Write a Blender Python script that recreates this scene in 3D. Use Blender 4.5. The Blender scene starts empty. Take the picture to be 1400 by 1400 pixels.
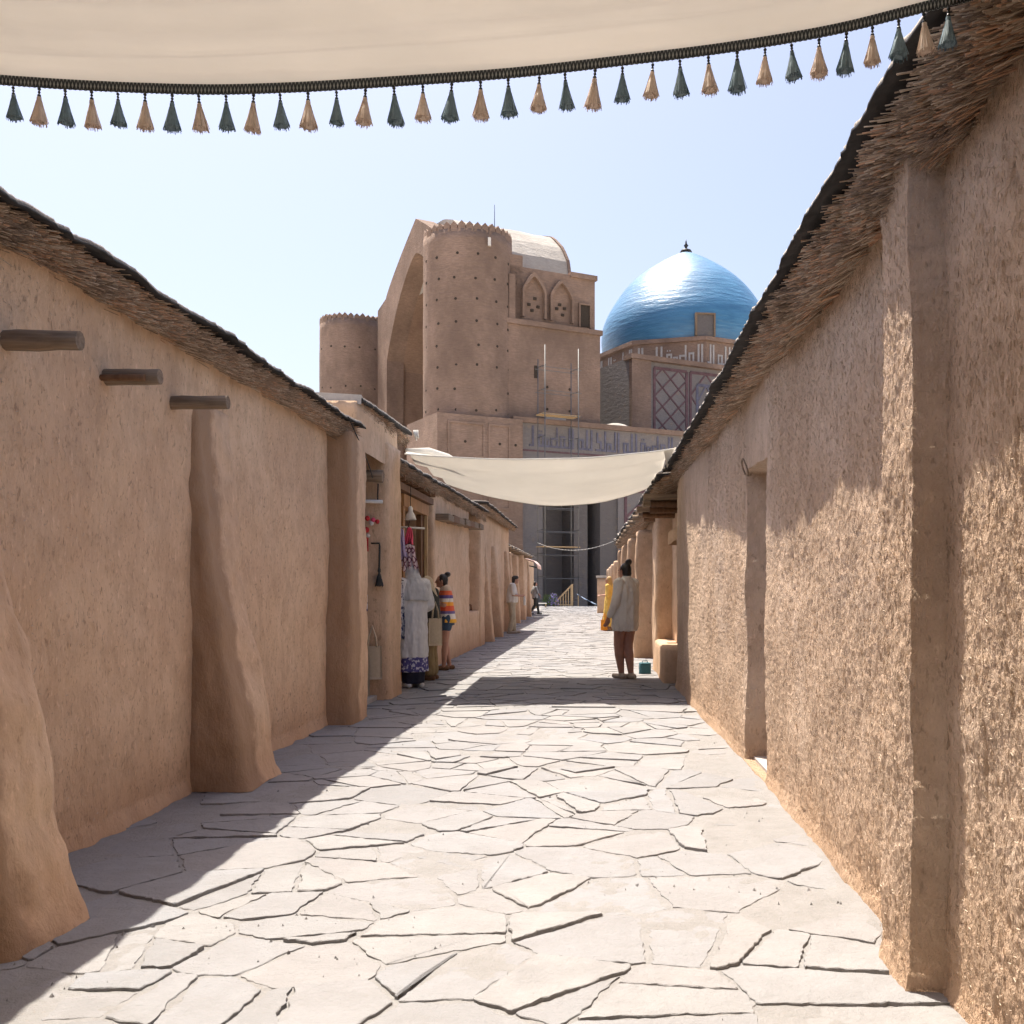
import bpy, bmesh, math, random
import numpy as np
from mathutils import Vector, Matrix

random.seed(7)
RNG = np.random.default_rng(7)
SC = bpy.context.scene
COL = SC.collection

# ------------------------------------------------------------------ camera
H = 1.35                      # eye height
F, U0, V0 = 1400.0, 820.0, 805.0   # focal length and vanishing point in photograph pixels
cam = bpy.data.cameras.new('camera')
cam.sensor_width = 36; cam.lens = 36.0
cam.shift_x = -(U0 - 700) / 1400; cam.shift_y = (V0 - 700) / 1400
cam.clip_start = .05; cam.clip_end = 6000
co = bpy.data.objects.new('camera', cam); COL.objects.link(co)
co.location = (0, 0, H); co.rotation_euler = (math.radians(90), 0, 0)
SC.camera = co

# ------------------------------------------------------------------ sky, sun, exposure
SX, SY = -.215, .30           # sun direction, horizontal metres per metre of height (ahead and left)
SUN = Vector((SX, SY, 1)).normalized()
EL = math.asin(SUN.z); AZ = math.atan2(SUN.x, SUN.y)
w = bpy.data.worlds.new('World'); SC.world = w; w.use_nodes = True
nt = w.node_tree; nt.nodes.clear()
sky = nt.nodes.new('ShaderNodeTexSky'); sky.sky_type = 'NISHITA'; sky.sun_disc = False
sky.sun_elevation = EL; sky.sun_rotation = AZ
sky.air_density = 1.0; sky.dust_density = 4.0; sky.ozone_density = 1.0; sky.altitude = 200
bg = nt.nodes.new('ShaderNodeBackground'); bg.inputs[1].default_value = .077
wo = nt.nodes.new('ShaderNodeOutputWorld')
tint = nt.nodes.new('ShaderNodeMix'); tint.data_type = 'RGBA'; tint.blend_type = 'MULTIPLY'; tint.inputs[0].default_value = 1; tint.inputs[7].default_value = (1., .935, .935, 1)
nt.links.new(sky.outputs[0], tint.inputs[6]); nt.links.new(tint.outputs[2], bg.inputs[0]); nt.links.new(bg.outputs[0], wo.inputs[0])
sl = bpy.data.lights.new('sun', 'SUN'); sl.energy = 3.2; sl.angle = math.radians(.53); sl.color = (1, .925, .81)
so = bpy.data.objects.new('sun', sl); COL.objects.link(so)
so.rotation_euler = SUN.to_track_quat('Z', 'Y').to_euler(); so.location = (-5, 8, 30)
SC.view_settings.view_transform = 'Standard'; SC.view_settings.look = 'None'
SC.view_settings.exposure = 1.66; SC.view_settings.gamma = 1
SC.view_settings.use_curve_mapping = False
SC.cycles.use_adaptive_sampling = True; SC.cycles.adaptive_threshold = .03; SC.cycles.max_bounces = 7; SC.cycles.diffuse_bounces = 4; SC.cycles.glossy_bounces = 2; SC.cycles.transmission_bounces = 4
SC.cycles.caustics_reflective = False; SC.cycles.caustics_refractive = False

# ------------------------------------------------------------------ noise
_perm = np.arange(256); np.random.default_rng(3).shuffle(_perm); _perm = np.concatenate([_perm, _perm, _perm])
_g = np.random.default_rng(4).normal(size=(256, 3)); _g /= np.linalg.norm(_g, axis=1)[:, None]
def pn(x, y, z=0.0):
    x, y, z = np.broadcast_arrays(np.asarray(x, float), np.asarray(y, float), np.asarray(z, float))
    xi, yi, zi = np.floor(x).astype(int), np.floor(y).astype(int), np.floor(z).astype(int)
    fx, fy, fz = x - xi, y - yi, z - zi
    u, v, ww = [t * t * t * (t * (t * 6 - 15) + 10) for t in (fx, fy, fz)]
    out = 0
    for i in (0, 1):
        for j in (0, 1):
            for k in (0, 1):
                h = _perm[_perm[_perm[(xi + i) & 255] + ((yi + j) & 255)] + ((zi + k) & 255)]
                g = _g[h]
                d = g[..., 0] * (fx - i) + g[..., 1] * (fy - j) + g[..., 2] * (fz - k)
                out = out + d * (u if i else 1 - u) * (v if j else 1 - v) * (ww if k else 1 - ww)
    return out * 1.5
def fbm(x, y, z=0., o=4):
    s, a = 0, 1.
    for i in range(o):
        s = s + a * pn(x, y, z); a *= .5; x = x * 2.03 + 7.1; y = y * 2.03 + 3.3; z = z * 2.03 + 1.7
    return s
def pl(t, pts):
    return np.interp(t, [p[0] for p in pts], [p[1] for p in pts])
def px(u, v, Y): return Vector(((u - U0) / F * Y, Y, H - (v - V0) / F * Y))

# ------------------------------------------------------------------ materials
M = {}
class N:
    def __init__(s, name):
        s.m = bpy.data.materials.new(name); s.m.use_nodes = True; s.t = s.m.node_tree
        s.b = s.t.nodes['Principled BSDF']; M[name] = s.m
        s.b.inputs['Roughness'].default_value = .9; s.b.inputs['Specular IOR Level'].default_value = .2
    def n(s, ty, **kw):
        o = s.t.nodes.new(ty)
        for k, v in kw.items():
            if k.startswith('i_'): o.inputs[int(k[2:])].default_value = v
            else: setattr(o, k, v)
        return o
    def l(s, a, b): s.t.links.new(a, b)
    def pos(s, sc=(1, 1, 1), obj=False):
        if obj: p = s.n('ShaderNodeTexCoord').outputs['Object']
        else: p = s.n('ShaderNodeNewGeometry').outputs['Position']
        mp = s.n('ShaderNodeMapping'); mp.inputs['Scale'].default_value = sc; s.l(p, mp.inputs[0]); return mp.outputs[0]
    def noise(s, sc, detail=4, rough=.55, stretch=(1, 1, 1), obj=False):
        o = s.n('ShaderNodeTexNoise'); o.inputs['Scale'].default_value = sc; o.inputs['Detail'].default_value = detail
        o.inputs['Roughness'].default_value = rough; s.l(s.pos(stretch, obj), o.inputs['Vector']); return o.outputs[0]
    def ramp(s, fac, stops, interp='LINEAR'):
        r = s.n('ShaderNodeValToRGB'); cr = r.color_ramp; cr.interpolation = interp
        while len(cr.elements) < len(stops): cr.elements.new(.5)
        for e, (p, c) in zip(cr.elements, stops):
            e.position = p; e.color = (c, c, c, 1) if isinstance(c, (int, float)) else (*c, 1)
        s.l(fac, r.inputs[0]); return r.outputs[0]
    def mix(s, fac, a, b, mode='MIX'):
        o = s.n('ShaderNodeMix', data_type='RGBA', blend_type=mode)
        for sock, v in ((o.inputs[0], fac), (o.inputs[6], a), (o.inputs[7], b)):
            if isinstance(v, (int, float)): sock.default_value = v
            elif isinstance(v, tuple): sock.default_value = (*v, 1)
            else: s.l(v, sock)
        return o.outputs[2]
    def math(s, op, a, b=0.):
        o = s.n('ShaderNodeMath', operation=op)
        for i, v in enumerate((a, b)):
            if isinstance(v, (int, float)): o.inputs[i].default_value = v
            else: s.l(v, o.inputs[i])
        return o.outputs[0]
    def bump(s, h, dist, strength=1., prev=None):
        o = s.n('ShaderNodeBump'); o.inputs['Distance'].default_value = dist; o.inputs['Strength'].default_value = strength
        s.l(h, o.inputs['Height'])
        if prev is not None: s.l(prev, o.inputs['Normal'])
        s.l(o.outputs[0], s.b.inputs['Normal']); return o.outputs[0]
    def col(s, c):
        if isinstance(c, tuple): s.b.inputs['Base Color'].default_value = (*c, 1)
        else: s.l(c, s.b.inputs['Base Color'])

def adobe(name, a, b, c, bumpk=1., stain=True, damp=None):
    n = N(name)
    big = n.noise(.9, 4, .6)
    col = n.ramp(big, [(.36, a), (.5, b), (.63, c)])
    mid = n.noise(6, 5, .7, (1, 1, .7))
    col = n.mix(n.ramp(mid, [(.42, .0), (.68, .7)]), col, tuple(x * .80 for x in a))
    pit = n.noise(30, 3, .65, (1, 1, .42))
    col = n.mix(n.ramp(pit, [(.61, 0.), (.70, .7)]), col, tuple(x * .58 for x in a))
    col = n.mix(n.ramp(pit, [(.30, .4), (.40, 0.)]), col, tuple(min(1, x * 1.25) for x in c))
    if stain:
        sep = n.n('ShaderNodeSeparateXYZ'); n.l(n.pos(), sep.inputs[0])
        h = n.math('ADD', sep.outputs[2], n.math('MULTIPLY', n.math('SUBTRACT', mid, .5), .7))
        col = n.mix(n.ramp(h, [(.0, .42), (.5, 0.)]), col, (a[0] * .95, a[1] * .80, a[2] * .64))
    if damp:      # shade of the near buttress side painted in with darker mud, ragged edge
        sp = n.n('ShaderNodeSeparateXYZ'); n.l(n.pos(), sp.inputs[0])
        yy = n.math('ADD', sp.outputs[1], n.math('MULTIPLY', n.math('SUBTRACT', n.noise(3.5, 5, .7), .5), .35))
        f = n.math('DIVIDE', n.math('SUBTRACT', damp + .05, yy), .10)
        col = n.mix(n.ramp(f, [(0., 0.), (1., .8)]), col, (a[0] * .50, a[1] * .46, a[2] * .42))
    n.col(col)
    hgt = n.math('ADD', n.noise(22, 5, .75, (1, 1, .5)), n.math('MULTIPLY', pit, -.45))
    n.bump(hgt, .022 * bumpk)
    return n
adobe('adobe', (.59, .395, .255), (.65, .452, .298), (.695, .50, .342), .55)
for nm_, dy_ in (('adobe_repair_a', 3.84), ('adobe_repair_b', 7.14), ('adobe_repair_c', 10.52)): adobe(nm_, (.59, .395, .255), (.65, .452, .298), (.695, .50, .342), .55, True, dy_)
adobe('adobe_rough', (.52, .372, .262), (.59, .432, .312), (.65, .495, .375), 1.3)
adobe('adobe_smooth', (.54, .365, .235), (.60, .415, .275), (.64, .46, .315), .3)
adobe('roof_clay', (.40, .35, .30), (.49, .44, .38), (.56, .51, .45), .6, False)

def simple(name, c, rough=.85, var=.18, sc=14, bump=.004, spec=.25, obj=True, metal=0., stretch=(1, 1, 1)):
    n = N(name)
    nz = n.noise(sc, 5, .6, stretch, obj)
    n.col(n.mix(n.ramp(nz, [(.3, 0.), (.7, 1.)]), tuple(x * (1 - var) for x in c), tuple(min(1, x * (1 + var)) for x in c)))
    n.b.inputs['Roughness'].default_value = rough; n.b.inputs['Specular IOR Level'].default_value = spec
    n.b.inputs['Metallic'].default_value = metal
    if bump: n.bump(nz, bump)
    return n
simple('bitumen', (.035, .032, .032), .8, .4, 9, .01, obj=False)
simple('log', (.22, .16, .11), .9, .35, 10, .01, stretch=(.25, 4, 4))
simple('timber', (.33, .175, .075), .7, .3, 10, .004, stretch=(3, 3, .3))
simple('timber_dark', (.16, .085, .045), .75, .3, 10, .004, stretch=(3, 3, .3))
simple('timber_pale', (.48, .34, .19), .75, .2, 12, .004, stretch=(3, 3, .3))
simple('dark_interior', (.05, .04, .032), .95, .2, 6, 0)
simple('sill', (.42, .39, .36), .85, .12, 20, .004, obj=False)
simple('metal_grey', (.17, .17, .17), .45, .15, 20, .001, metal=.6)
simple('iron', (.05, .05, .052), .5, .2, 20, .001, metal=.5)
simple('cable', (.03, .03, .03), .6, .1, 20, 0)
simple('wire_white', (.75, .74, .7), .5, .1, 20, 0)
simple('skin', (.40, .205, .145), .55, .12, 12, .0006, .4)
simple('skin_light', (.42, .235, .165), .55, .1, 12, .0006, .4)
simple('hair_black', (.014, .011, .010), .45, .4, 60, .003, .5, stretch=(1, 1, .2))
simple('hair_blond', (.42, .28, .11), .5, .3, 60, .003, .4, stretch=(1, 1, .2))
simple('cloth_white', (.66, .63, .58), .95, .07, 9, .004)
simple('cloth_robe', (.62, .61, .60), .95, .08, 9, .004)
simple('cloth_beige', (.46, .39, .28), .95, .1, 9, .004)
simple('cloth_khaki', (.27, .195, .10), .95, .15, 9, .004)
simple('cloth_dark', (.055, .055, .05), .95, .2, 9, .004)
simple('cloth_navy', (.028, .028, .045), .95, .2, 9, .004)
simple('cloth_grey', (.32, .33, .34), .95, .1, 9, .004)
simple('cloth_hood', (.50, .50, .50), .95, .1, 9, .004)
simple('cloth_yellow', (.74, .50, .13), .9, .12, 9, .004)
simple('cloth_orange', (.80, .32, .04), .9, .12, 9, .004)
simple('cloth_pink', (.75, .10, .17), .9, .15, 9, .004)
simple('cloth_lilac', (.44, .36, .56), .9, .15, 9, .004)
simple('cloth_red', (.55, .05, .05), .9, .2, 9, .004)
simple('cloth_canvas', (.52, .43, .31), .95, .08, 30, .002)
simple('denim', (.05, .075, .12), .95, .25, 40, .002)
simple('shoe_white', (.66, .64, .60), .7, .08, 20, .002)
simple('shoe_tan', (.40, .33, .26), .7, .1, 20, .002)
simple('teal_bag', (.04, .12, .15), .7, .15, 20, .004)
simple('tassel_teal', (.15, .23, .275), .6, .3, 60, .0, .5, stretch=(6, 6, .4))
simple('tassel_beige', (.66, .535, .44), .6, .2, 60, .0, .5, stretch=(6, 6, .4))
simple('bead', (.03, .035, .035), .25, .2, 20, 0, .6)
simple('bead_silver', (.5, .5, .48), .3, .1, 20, 0, .6, metal=.7)
simple('leaf', (.07, .12, .03), .6, .4, 5, 0, .3)
simple('petal', (.28, .20, .55), .7, .3, 5, 0, .3)
simple('awning_pink', (.70, .50, .44), .9, .1, 9, .003)
simple('tarp_blue', (.16, .21, .29), .8, .15, 4, .005)
simple('plaza', (.45, .40, .34), .95, .12, .2, .02, obj=False)

def striped(name, stops, z0, z1, horiz=None):
    n = N(name)
    sep = n.n('ShaderNodeSeparateXYZ'); n.l(n.pos(obj=True), sep.inputs[0])
    f = n.math('DIVIDE', n.math('SUBTRACT', sep.outputs[2], z0), z1 - z0)
    n.col(n.ramp(f, stops, 'CONSTANT')); n.bump(n.noise(40, 3, .6, obj=True), .003); n.b.inputs['Roughness'].default_value = .95
striped('stripes', [(0, (.75, .40, .06)), (.10, (.66, .62, .58)), (.24, (.16, .12, .28)), (.32, (.70, .12, .06)), (.46, (.80, .36, .06)),
        (.56, (.68, .63, .58)), (.66, (.13, .10, .26)), (.75, (.72, .15, .07)), (.87, (.66, .52, .40))], .80, 1.42)

def printed(name, base, ink, sc, thr=.5, voron=True):
    n = N(name)
    if voron:
        o = n.n('ShaderNodeTexVoronoi'); o.inputs['Scale'].default_value = sc; o.feature = 'DISTANCE_TO_EDGE'
        n.l(n.pos((1, 1, .8), True), o.inputs['Vector']); f = n.ramp(o.outputs[0], [(.10, 1.), (.16, 0.)])
    else: f = n.ramp(n.noise(sc, 2, .5, obj=True), [(thr, 0.), (thr + .04, 1.)])
    n.col(n.mix(f, base, ink)); n.b.inputs['Roughness'].default_value = .95
printed('print_blue', (.62, .62, .64), (.09, .11, .2), 26, .5, False)
printed('print_purple', (.10, .09, .24), (.55, .53, .60), 24, .53, False)

def checked(name, base, ink, sc):
    n = N(name); p = n.pos((sc, sc, sc), True); sep = n.n('ShaderNodeSeparateXYZ'); n.l(p, sep.inputs[0])
    a = n.math('FRACT', n.math('ADD', sep.outputs[1], sep.outputs[2])); b = n.math('FRACT', n.math('SUBTRACT', sep.outputs[1], sep.outputs[2]))
    f = n.math('MAXIMUM', n.ramp(a, [(0, 1.), (.2, 0.)], 'CONSTANT'), n.ramp(b, [(0, 1.), (.2, 0.)], 'CONSTANT'))
    n.col(n.mix(f, base, ink)); n.b.inputs['Roughness'].default_value = .95
checked('check_red', (.66, .52, .54), (.16, .05, .09), 8.)

# reeds: colour from the per-reed attribute
n = N('reed'); at = n.n('ShaderNodeAttribute'); at.attribute_name = 'tint'
n.col(n.mix(.35, at.outputs[0], n.ramp(n.noise(30, 3), [(.3, (.16, .11, .08)), (.7, (.50, .37, .26))]))); n.b.inputs['Roughness'].default_value = .75
simple('straw', (.50, .40, .30), .7, .2, 8, 0, obj=False)

# flagstone
n = N('flagstone')
oi = n.n('ShaderNodeObjectInfo')
isl = n.n('ShaderNodeNewGeometry')
rnd = n.math('FRACT', n.math('ADD', oi.outputs['Random'], isl.outputs['Random Per Island']))
c = n.ramp(rnd, [(0, (0.230, 0.227, 0.229)), (.2, (0.259, 0.255, 0.259)), (.4, (0.273, 0.259, 0.253)), (.6, (0.247, 0.250, 0.261)), (.8, (0.284, 0.274, 0.267)), (1, (0.262, 0.258, 0.259))])
c = n.mix(n.ramp(n.noise(2.6, 6, .7), [(.40, 0.), (.66, .8)]), c, (0.223, 0.216, 0.214))
c = n.mix(n.ramp(n.noise(9, 4, .7), [(.55, 0.), (.7, .35)]), c, (0.294, 0.292, 0.293))
c = n.mix(n.ramp(n.noise(45, 3, .7), [(.64, 0.), (.72, .4)]), c, (0.254, 0.226, 0.196))
n.col(c); n.b.inputs['Roughness'].default_value = .82
p = n.bump(n.noise(6, 6, .7), .022); n.bump(n.noise(55, 4, .75), .004, 1., p)
n = N('joint_dust')
c = n.ramp(n.noise(6, 6, .7), [(.3, (0.236, 0.227, 0.218)), (.7, (0.286, 0.276, 0.270))])
c = n.mix(n.ramp(n.noise(70, 3, .7), [(.58, 0.), (.7, .5)]), c, (0.284, 0.247, 0.211)); n.col(c)
n.bump(n.noise(45, 4, .8), .012)

# cloth of the sails: thin, lets light through
def sailcloth(name, c, trans, weave=160.):
    n = N(name)
    d = n.n('ShaderNodeBsdfDiffuse'); t = n.n('ShaderNodeBsdfTranslucent'); mx = n.n('ShaderNodeMixShader'); mx.inputs[0].default_value = trans
    cc = n.mix(n.ramp(n.noise(1.6, 4, .6), [(.3, 0.), (.7, 1.)]), tuple(x * .93 for x in c), c)
    n.l(cc, d.inputs[0]); n.l(cc, t.inputs[0]); n.l(d.outputs[0], mx.inputs[1]); n.l(t.outputs[0], mx.inputs[2])
    b = n.n('ShaderNodeBump'); b.inputs['Distance'].default_value = .004; n.l(n.noise(9, 4, .5, (.4, 2, 1)), b.inputs['Height'])
    n.l(b.outputs[0], d.inputs['Normal']); n.l(b.outputs[0], t.inputs['Normal'])
    n.l(mx.outputs[0], n.t.nodes['Material Output'].inputs[0])
sailcloth('sail_near', (.80, .765, .715), .38)
sailcloth('sail_far', (.79, .765, .715), .44)
# braided trim: small diamonds, dark and silver threads
n = N('trim'); uvn = n.n('ShaderNodeUVMap'); mp = n.n('ShaderNodeMapping'); mp.inputs['Scale'].default_value = (330, 2.4, 1); n.l(uvn.outputs[0], mp.inputs[0])
sep = n.n('ShaderNodeSeparateXYZ'); n.l(mp.outputs[0], sep.inputs[0])
a = n.math('SUBTRACT', n.math('FRACT', n.math('ADD', sep.outputs[0], sep.outputs[1])), .5); b_ = n.math('SUBTRACT', n.math('FRACT', n.math('SUBTRACT', sep.outputs[0], sep.outputs[1])), .5)
f = n.math('MINIMUM', n.math('ABSOLUTE', a), n.math('ABSOLUTE', b_))
n.col(n.ramp(f, [(.0, (.05, .06, .068)), (.2, (.075, .088, .095)), (.28, (.42, .44, .42)), (.5, (.55, .56, .53))])); n.bump(f, .002); n.b.inputs['Roughness'].default_value = .6

# monument
def brick(name, a, b, c, sc=1., tile=None):
    n = N(name)
    col = n.ramp(n.noise(.22 * sc, 6, .7, (1, 1, .7)), [(.36, a), (.5, b), (.64, c)])
    bt = n.n('ShaderNodeTexNoise'); bt.inputs['Scale'].default_value = 2.2; bt.inputs['Detail'].default_value = 4
    n.l(n.pos((1, 1, 5)), bt.inputs['Vector'])
    col = n.mix(n.ramp(bt.outputs[0], [(.35, 0.), (.65, .35)]), col, tuple(x * .72 for x in a))
    if tile:
        v = n.n('ShaderNodeTexVoronoi'); v.inputs['Scale'].default_value = 1.1; v.distance = 'MANHATTAN'
        n.l(n.pos((1, 1, 1)), v.inputs['Vector'])
        col = n.mix(n.ramp(v.outputs['Distance'], [(.28, 0.), (.34, .55)]), col, tile)
    n.col(col); n.bump(n.noise(1.6, 8, .7, (1, 1, 2)), .12)
brick('mon_brick', (.195, .138, .108), (.255, .182, .142), (.325, .232, .182))
brick('mon_iwan', (.235, .155, .115), (.29, .20, .148), (.335, .235, .178))
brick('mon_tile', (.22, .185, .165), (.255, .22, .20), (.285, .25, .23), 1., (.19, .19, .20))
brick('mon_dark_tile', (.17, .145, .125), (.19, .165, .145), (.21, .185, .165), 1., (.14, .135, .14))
brick('mon_plaster', (.36, .33, .30), (.42, .39, .35), (.47, .44, .40))
simple('glaze_white', (.42, .40, .38), .4, .15, 2, 0, obj=False)
simple('glaze_blue', (.125, .125, .17), .4, .3, 2, 0, obj=False)
simple('glaze_maroon', (.13, .075, .085), .6, .3, 2, 0, obj=False)
n = N('dome_tile'); n.b.inputs['Roughness'].default_value = .42; n.b.inputs['Specular IOR Level'].default_value = .5
c = n.ramp(n.noise(.5, 4, .6, (1, 1, 4)), [(.35, (.035, .155, .30)), (.65, (.06, .215, .38))]); n.col(c)
n.b.inputs['Coat Weight'].default_value = .5; n.b.inputs['Coat Roughness'].default_value = .38
p = n.bump(n.noise(.5, 3, .5, (1, 1, 6)), .10); n.bump(n.noise(4.5, 2, .5, (1, 1, 1.5)), .03, 1., p)

# ------------------------------------------------------------------ object helpers
WPARTS = set()                # things whose parts are modelled in world coordinates
def place(name, label, cat, loc, group=None):
    o = thing(name, label, cat, loc, 0., group); WPARTS.add(o.name); return o
def thing(name, label, cat, loc=(0, 0, 0), rz=0., group=None):
    o = bpy.data.objects.new(name, None); COL.objects.link(o); o.empty_display_size = .1
    o.location = loc; o.rotation_euler = (0, 0, rz); tag(o, label, cat, group); return o
def tag(o, label, cat, group=None):
    o['label'] = label; o['category'] = cat
    group = group or {'building': 'mud buildings lining the alley', 'shop': 'mud shops lining the alley', 'person': 'people in the alley', 'scarf': 'scarves hung by the wooden door', 'bag': 'bags in the alley'}.get(cat)
    if 'mausoleum' in o.name or 'box_bag' in o.name: group = None
    if group: o['group'] = group
    return o
def link(name, me, mat, parent=None, smooth=False):
    if mat is not None and len(me.materials) == 0: me.materials.append(M[mat])
    if smooth: me.polygons.foreach_set('use_smooth', [True] * len(me.polygons))
    o = bpy.data.objects.new(name, me); COL.objects.link(o)
    if parent is not None:
        o.parent = parent
        if parent.name in WPARTS: o.matrix_parent_inverse = Matrix.Translation(-parent.location)
    return o
def mk(name, v, f, mat, parent=None, smooth=False):
    me = bpy.data.meshes.new(name); me.from_pydata([tuple(map(float, p)) for p in v], [], [tuple(map(int, q)) for q in f]); me.update()
    return link(name, me, mat, parent, smooth)
def mkq(name, V, Q, mat, parent=None, smooth=True):
    """fast mesh from a vertex array and a quad (or triangle) index array"""
    V = np.asarray(V, np.float32).reshape(-1, 3); Q = np.asarray(Q, np.int32); k = Q.shape[1]
    me = bpy.data.meshes.new(name); me.vertices.add(len(V)); me.vertices.foreach_set('co', V.ravel())
    me.loops.add(Q.size); me.loops.foreach_set('vertex_index', Q.ravel())
    me.polygons.add(len(Q)); me.polygons.foreach_set('loop_start', np.arange(0, Q.size, k, dtype=np.int32))
    me.update(calc_edges=True); me.validate()
    return link(name, me, mat, parent, smooth)
def gridq(nr, nc, off=0, flip=False):
    i = np.arange(nr - 1)[:, None] * nc + np.arange(nc - 1)[None, :] + off
    q = np.stack([i, i + 1, i + nc + 1, i + nc], -1).reshape(-1, 4)
    return q[:, ::-1] if flip else q
class MB:
    def __init__(s): s.v = []; s.f = []
    def add(s, v, f):
        k = len(s.v); s.v += [Vector(p) for p in v]; s.f += [[i + k for i in q] for q in f]; return s
    def box(s, x0, x1, y0, y1, z0, z1, m=None):
        v = [Vector((x, y, z)) for z in (z0, z1) for y in (y0, y1) for x in (x0, x1)]
        if m is not None: v = [m @ p for p in v]
        return s.add(v, [(0, 2, 3, 1), (4, 5, 7, 6), (0, 1, 5, 4), (2, 6, 7, 3), (0, 4, 6, 2), (1, 3, 7, 5)])
    def bar(s, a, b, w, h, up=(0, 0, 1)):
        a, b = Vector(a), Vector(b); d = (b - a); L = d.length; d.normalize()
        x = d.cross(Vector(up)); x = x.normalized() if x.length > 1e-4 else Vector((1, 0, 0)); z = x.cross(d)
        m = Matrix((x, d, z)).transposed().to_4x4(); m.translation = a
        return s.box(-w / 2, w / 2, 0, L, -h / 2, h / 2, m)
    def tube(s, pts, rad, n=8, cap=True):
        pts = [Vector(p) for p in pts]
        if isinstance(rad, (int, float)): rad = [rad] * len(pts)
        rings = []; ref = None
        for i, p in enumerate(pts):
            d = (pts[min(i + 1, len(pts) - 1)] - pts[max(i - 1, 0)]).normalized()
            if ref is None: ref = Vector((0, 0, 1)) if abs(d.z) < .9 else Vector((1, 0, 0))
            x = d.cross(ref).normalized(); y = x.cross(d); ref = y
            rings.append([p + (x * math.cos(t) + y * math.sin(t)) * rad[i] for t in [2 * math.pi * k / n for k in range(n)]])
        v = [q for r in rings for q in r]; f = []
        for i in range(len(pts) - 1):
            for k in range(n): f.append((i * n + k, i * n + (k + 1) % n, (i + 1) * n + (k + 1) % n, (i + 1) * n + k))
        if cap: f += [tuple(range(n - 1, -1, -1)), tuple((len(pts) - 1) * n + k for k in range(n))]
        return s.add(v, f)
    def lathe(s, prof, n=16, c=(0, 0, 0)):
        c = Vector(c); v = []; f = []
        for r, z in prof: v += [c + Vector((r * math.cos(2 * math.pi * k / n), r * math.sin(2 * math.pi * k / n), z)) for k in range(n)]
        for i in range(len(prof) - 1):
            for k in range(n): f.append((i * n + k, i * n + (k + 1) % n, (i + 1) * n + (k + 1) % n, (i + 1) * n + k))
        f += [tuple(range(n - 1, -1, -1)), tuple((len(prof) - 1) * n + k for k in range(n))]
        return s.add(v, f)
    def build(s, name, mat, parent=None, smooth=False): return mk(name, s.v, s.f, mat, parent, smooth)

# mud-plaster block: rounded corners, hand-made unevenness, optional taper rect(t)->(x0,x1,y0,y1)
def adobe_block(name, rect, z0, z1, parent, mat='adobe', r=.05, res=.08, amp=.018, top_round=.04, seed=0.):
    if not callable(rect): R0 = rect; rect = lambda t: R0
    nz = max(4, int((z1 - z0) / res)); ts = np.linspace(0, 1, nz)
    x0, x1, y0, y1 = rect(0.)
    nx = max(2, min(160, int((x1 - x0) / res))); ny = max(2, min(160, int((y1 - y0) / res)))
    def ring(t, shrink=0.):
        x0, x1, y0, y1 = rect(t); x0 += shrink; x1 -= shrink; y0 += shrink; y1 -= shrink
        rr = max(.004, min(r, (x1 - x0) * .45, (y1 - y0) * .45)); P = []; Nn = []
        def arc(cx, cy, a0):
            for k in range(4):
                a = a0 + math.pi / 2 * k / 3; P.append((cx + rr * math.cos(a), cy + rr * math.sin(a))); Nn.append((math.cos(a), math.sin(a)))
        def side(ax, ay, bx, by, n, nn):
            for k in range(1, n): P.append((ax + (bx - ax) * k / n, ay + (by - ay) * k / n)); Nn.append(nn)
        arc(x1 - rr, y0 + rr, -math.pi / 2); side(x1, y0 + rr, x1, y1 - rr, ny, (1, 0))
        arc(x1 - rr, y1 - rr, 0); side(x1 - rr, y1, x0 + rr, y1, nx, (0, 1))
        arc(x0 + rr, y1 - rr, math.pi / 2); side(x0, y1 - rr, x0, y0 + rr, ny, (-1, 0))
        arc(x0 + rr, y0 + rr, math.pi); side(x0 + rr, y0, x1 - rr, y0, nx, (0, -1))
        return np.array(P), np.array(Nn)
    V = []
    rows = [(t, z0 + (z1 - z0) * t, 0.) for t in ts]
    if top_round: rows += [(1., z1 + top_round * .6, top_round * .35), (1., z1 + top_round, top_round * 1.1)]
    for t, z, sh in rows:
        P, Nn = ring(t, sh)
        d = amp * (fbm(P[:, 0] * 1.7 + seed, P[:, 1] * 1.7, z * 1.7, 3) + .5 * fbm(P[:, 0] * 9 + seed, P[:, 1] * 9, z * 6, 3))
        V.append(np.column_stack([P + Nn * d[:, None], np.full(len(P), z)]))
    m = len(V[0]); nr = len(V); V = np.concatenate(V)
    i = np.arange(nr - 1)[:, None] * m + np.arange(m)[None, :]; j = np.arange(nr - 1)[:, None] * m + (np.arange(m)[None, :] + 1) % m
    Q = np.stack([i, j, j + m, i + m], -1).reshape(-1, 4)
    fs = [tuple(q) for q in Q] + [tuple(range((nr - 1) * m, nr * m))]
    o = mk(name, V, fs, mat, parent, True)
    return o

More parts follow.
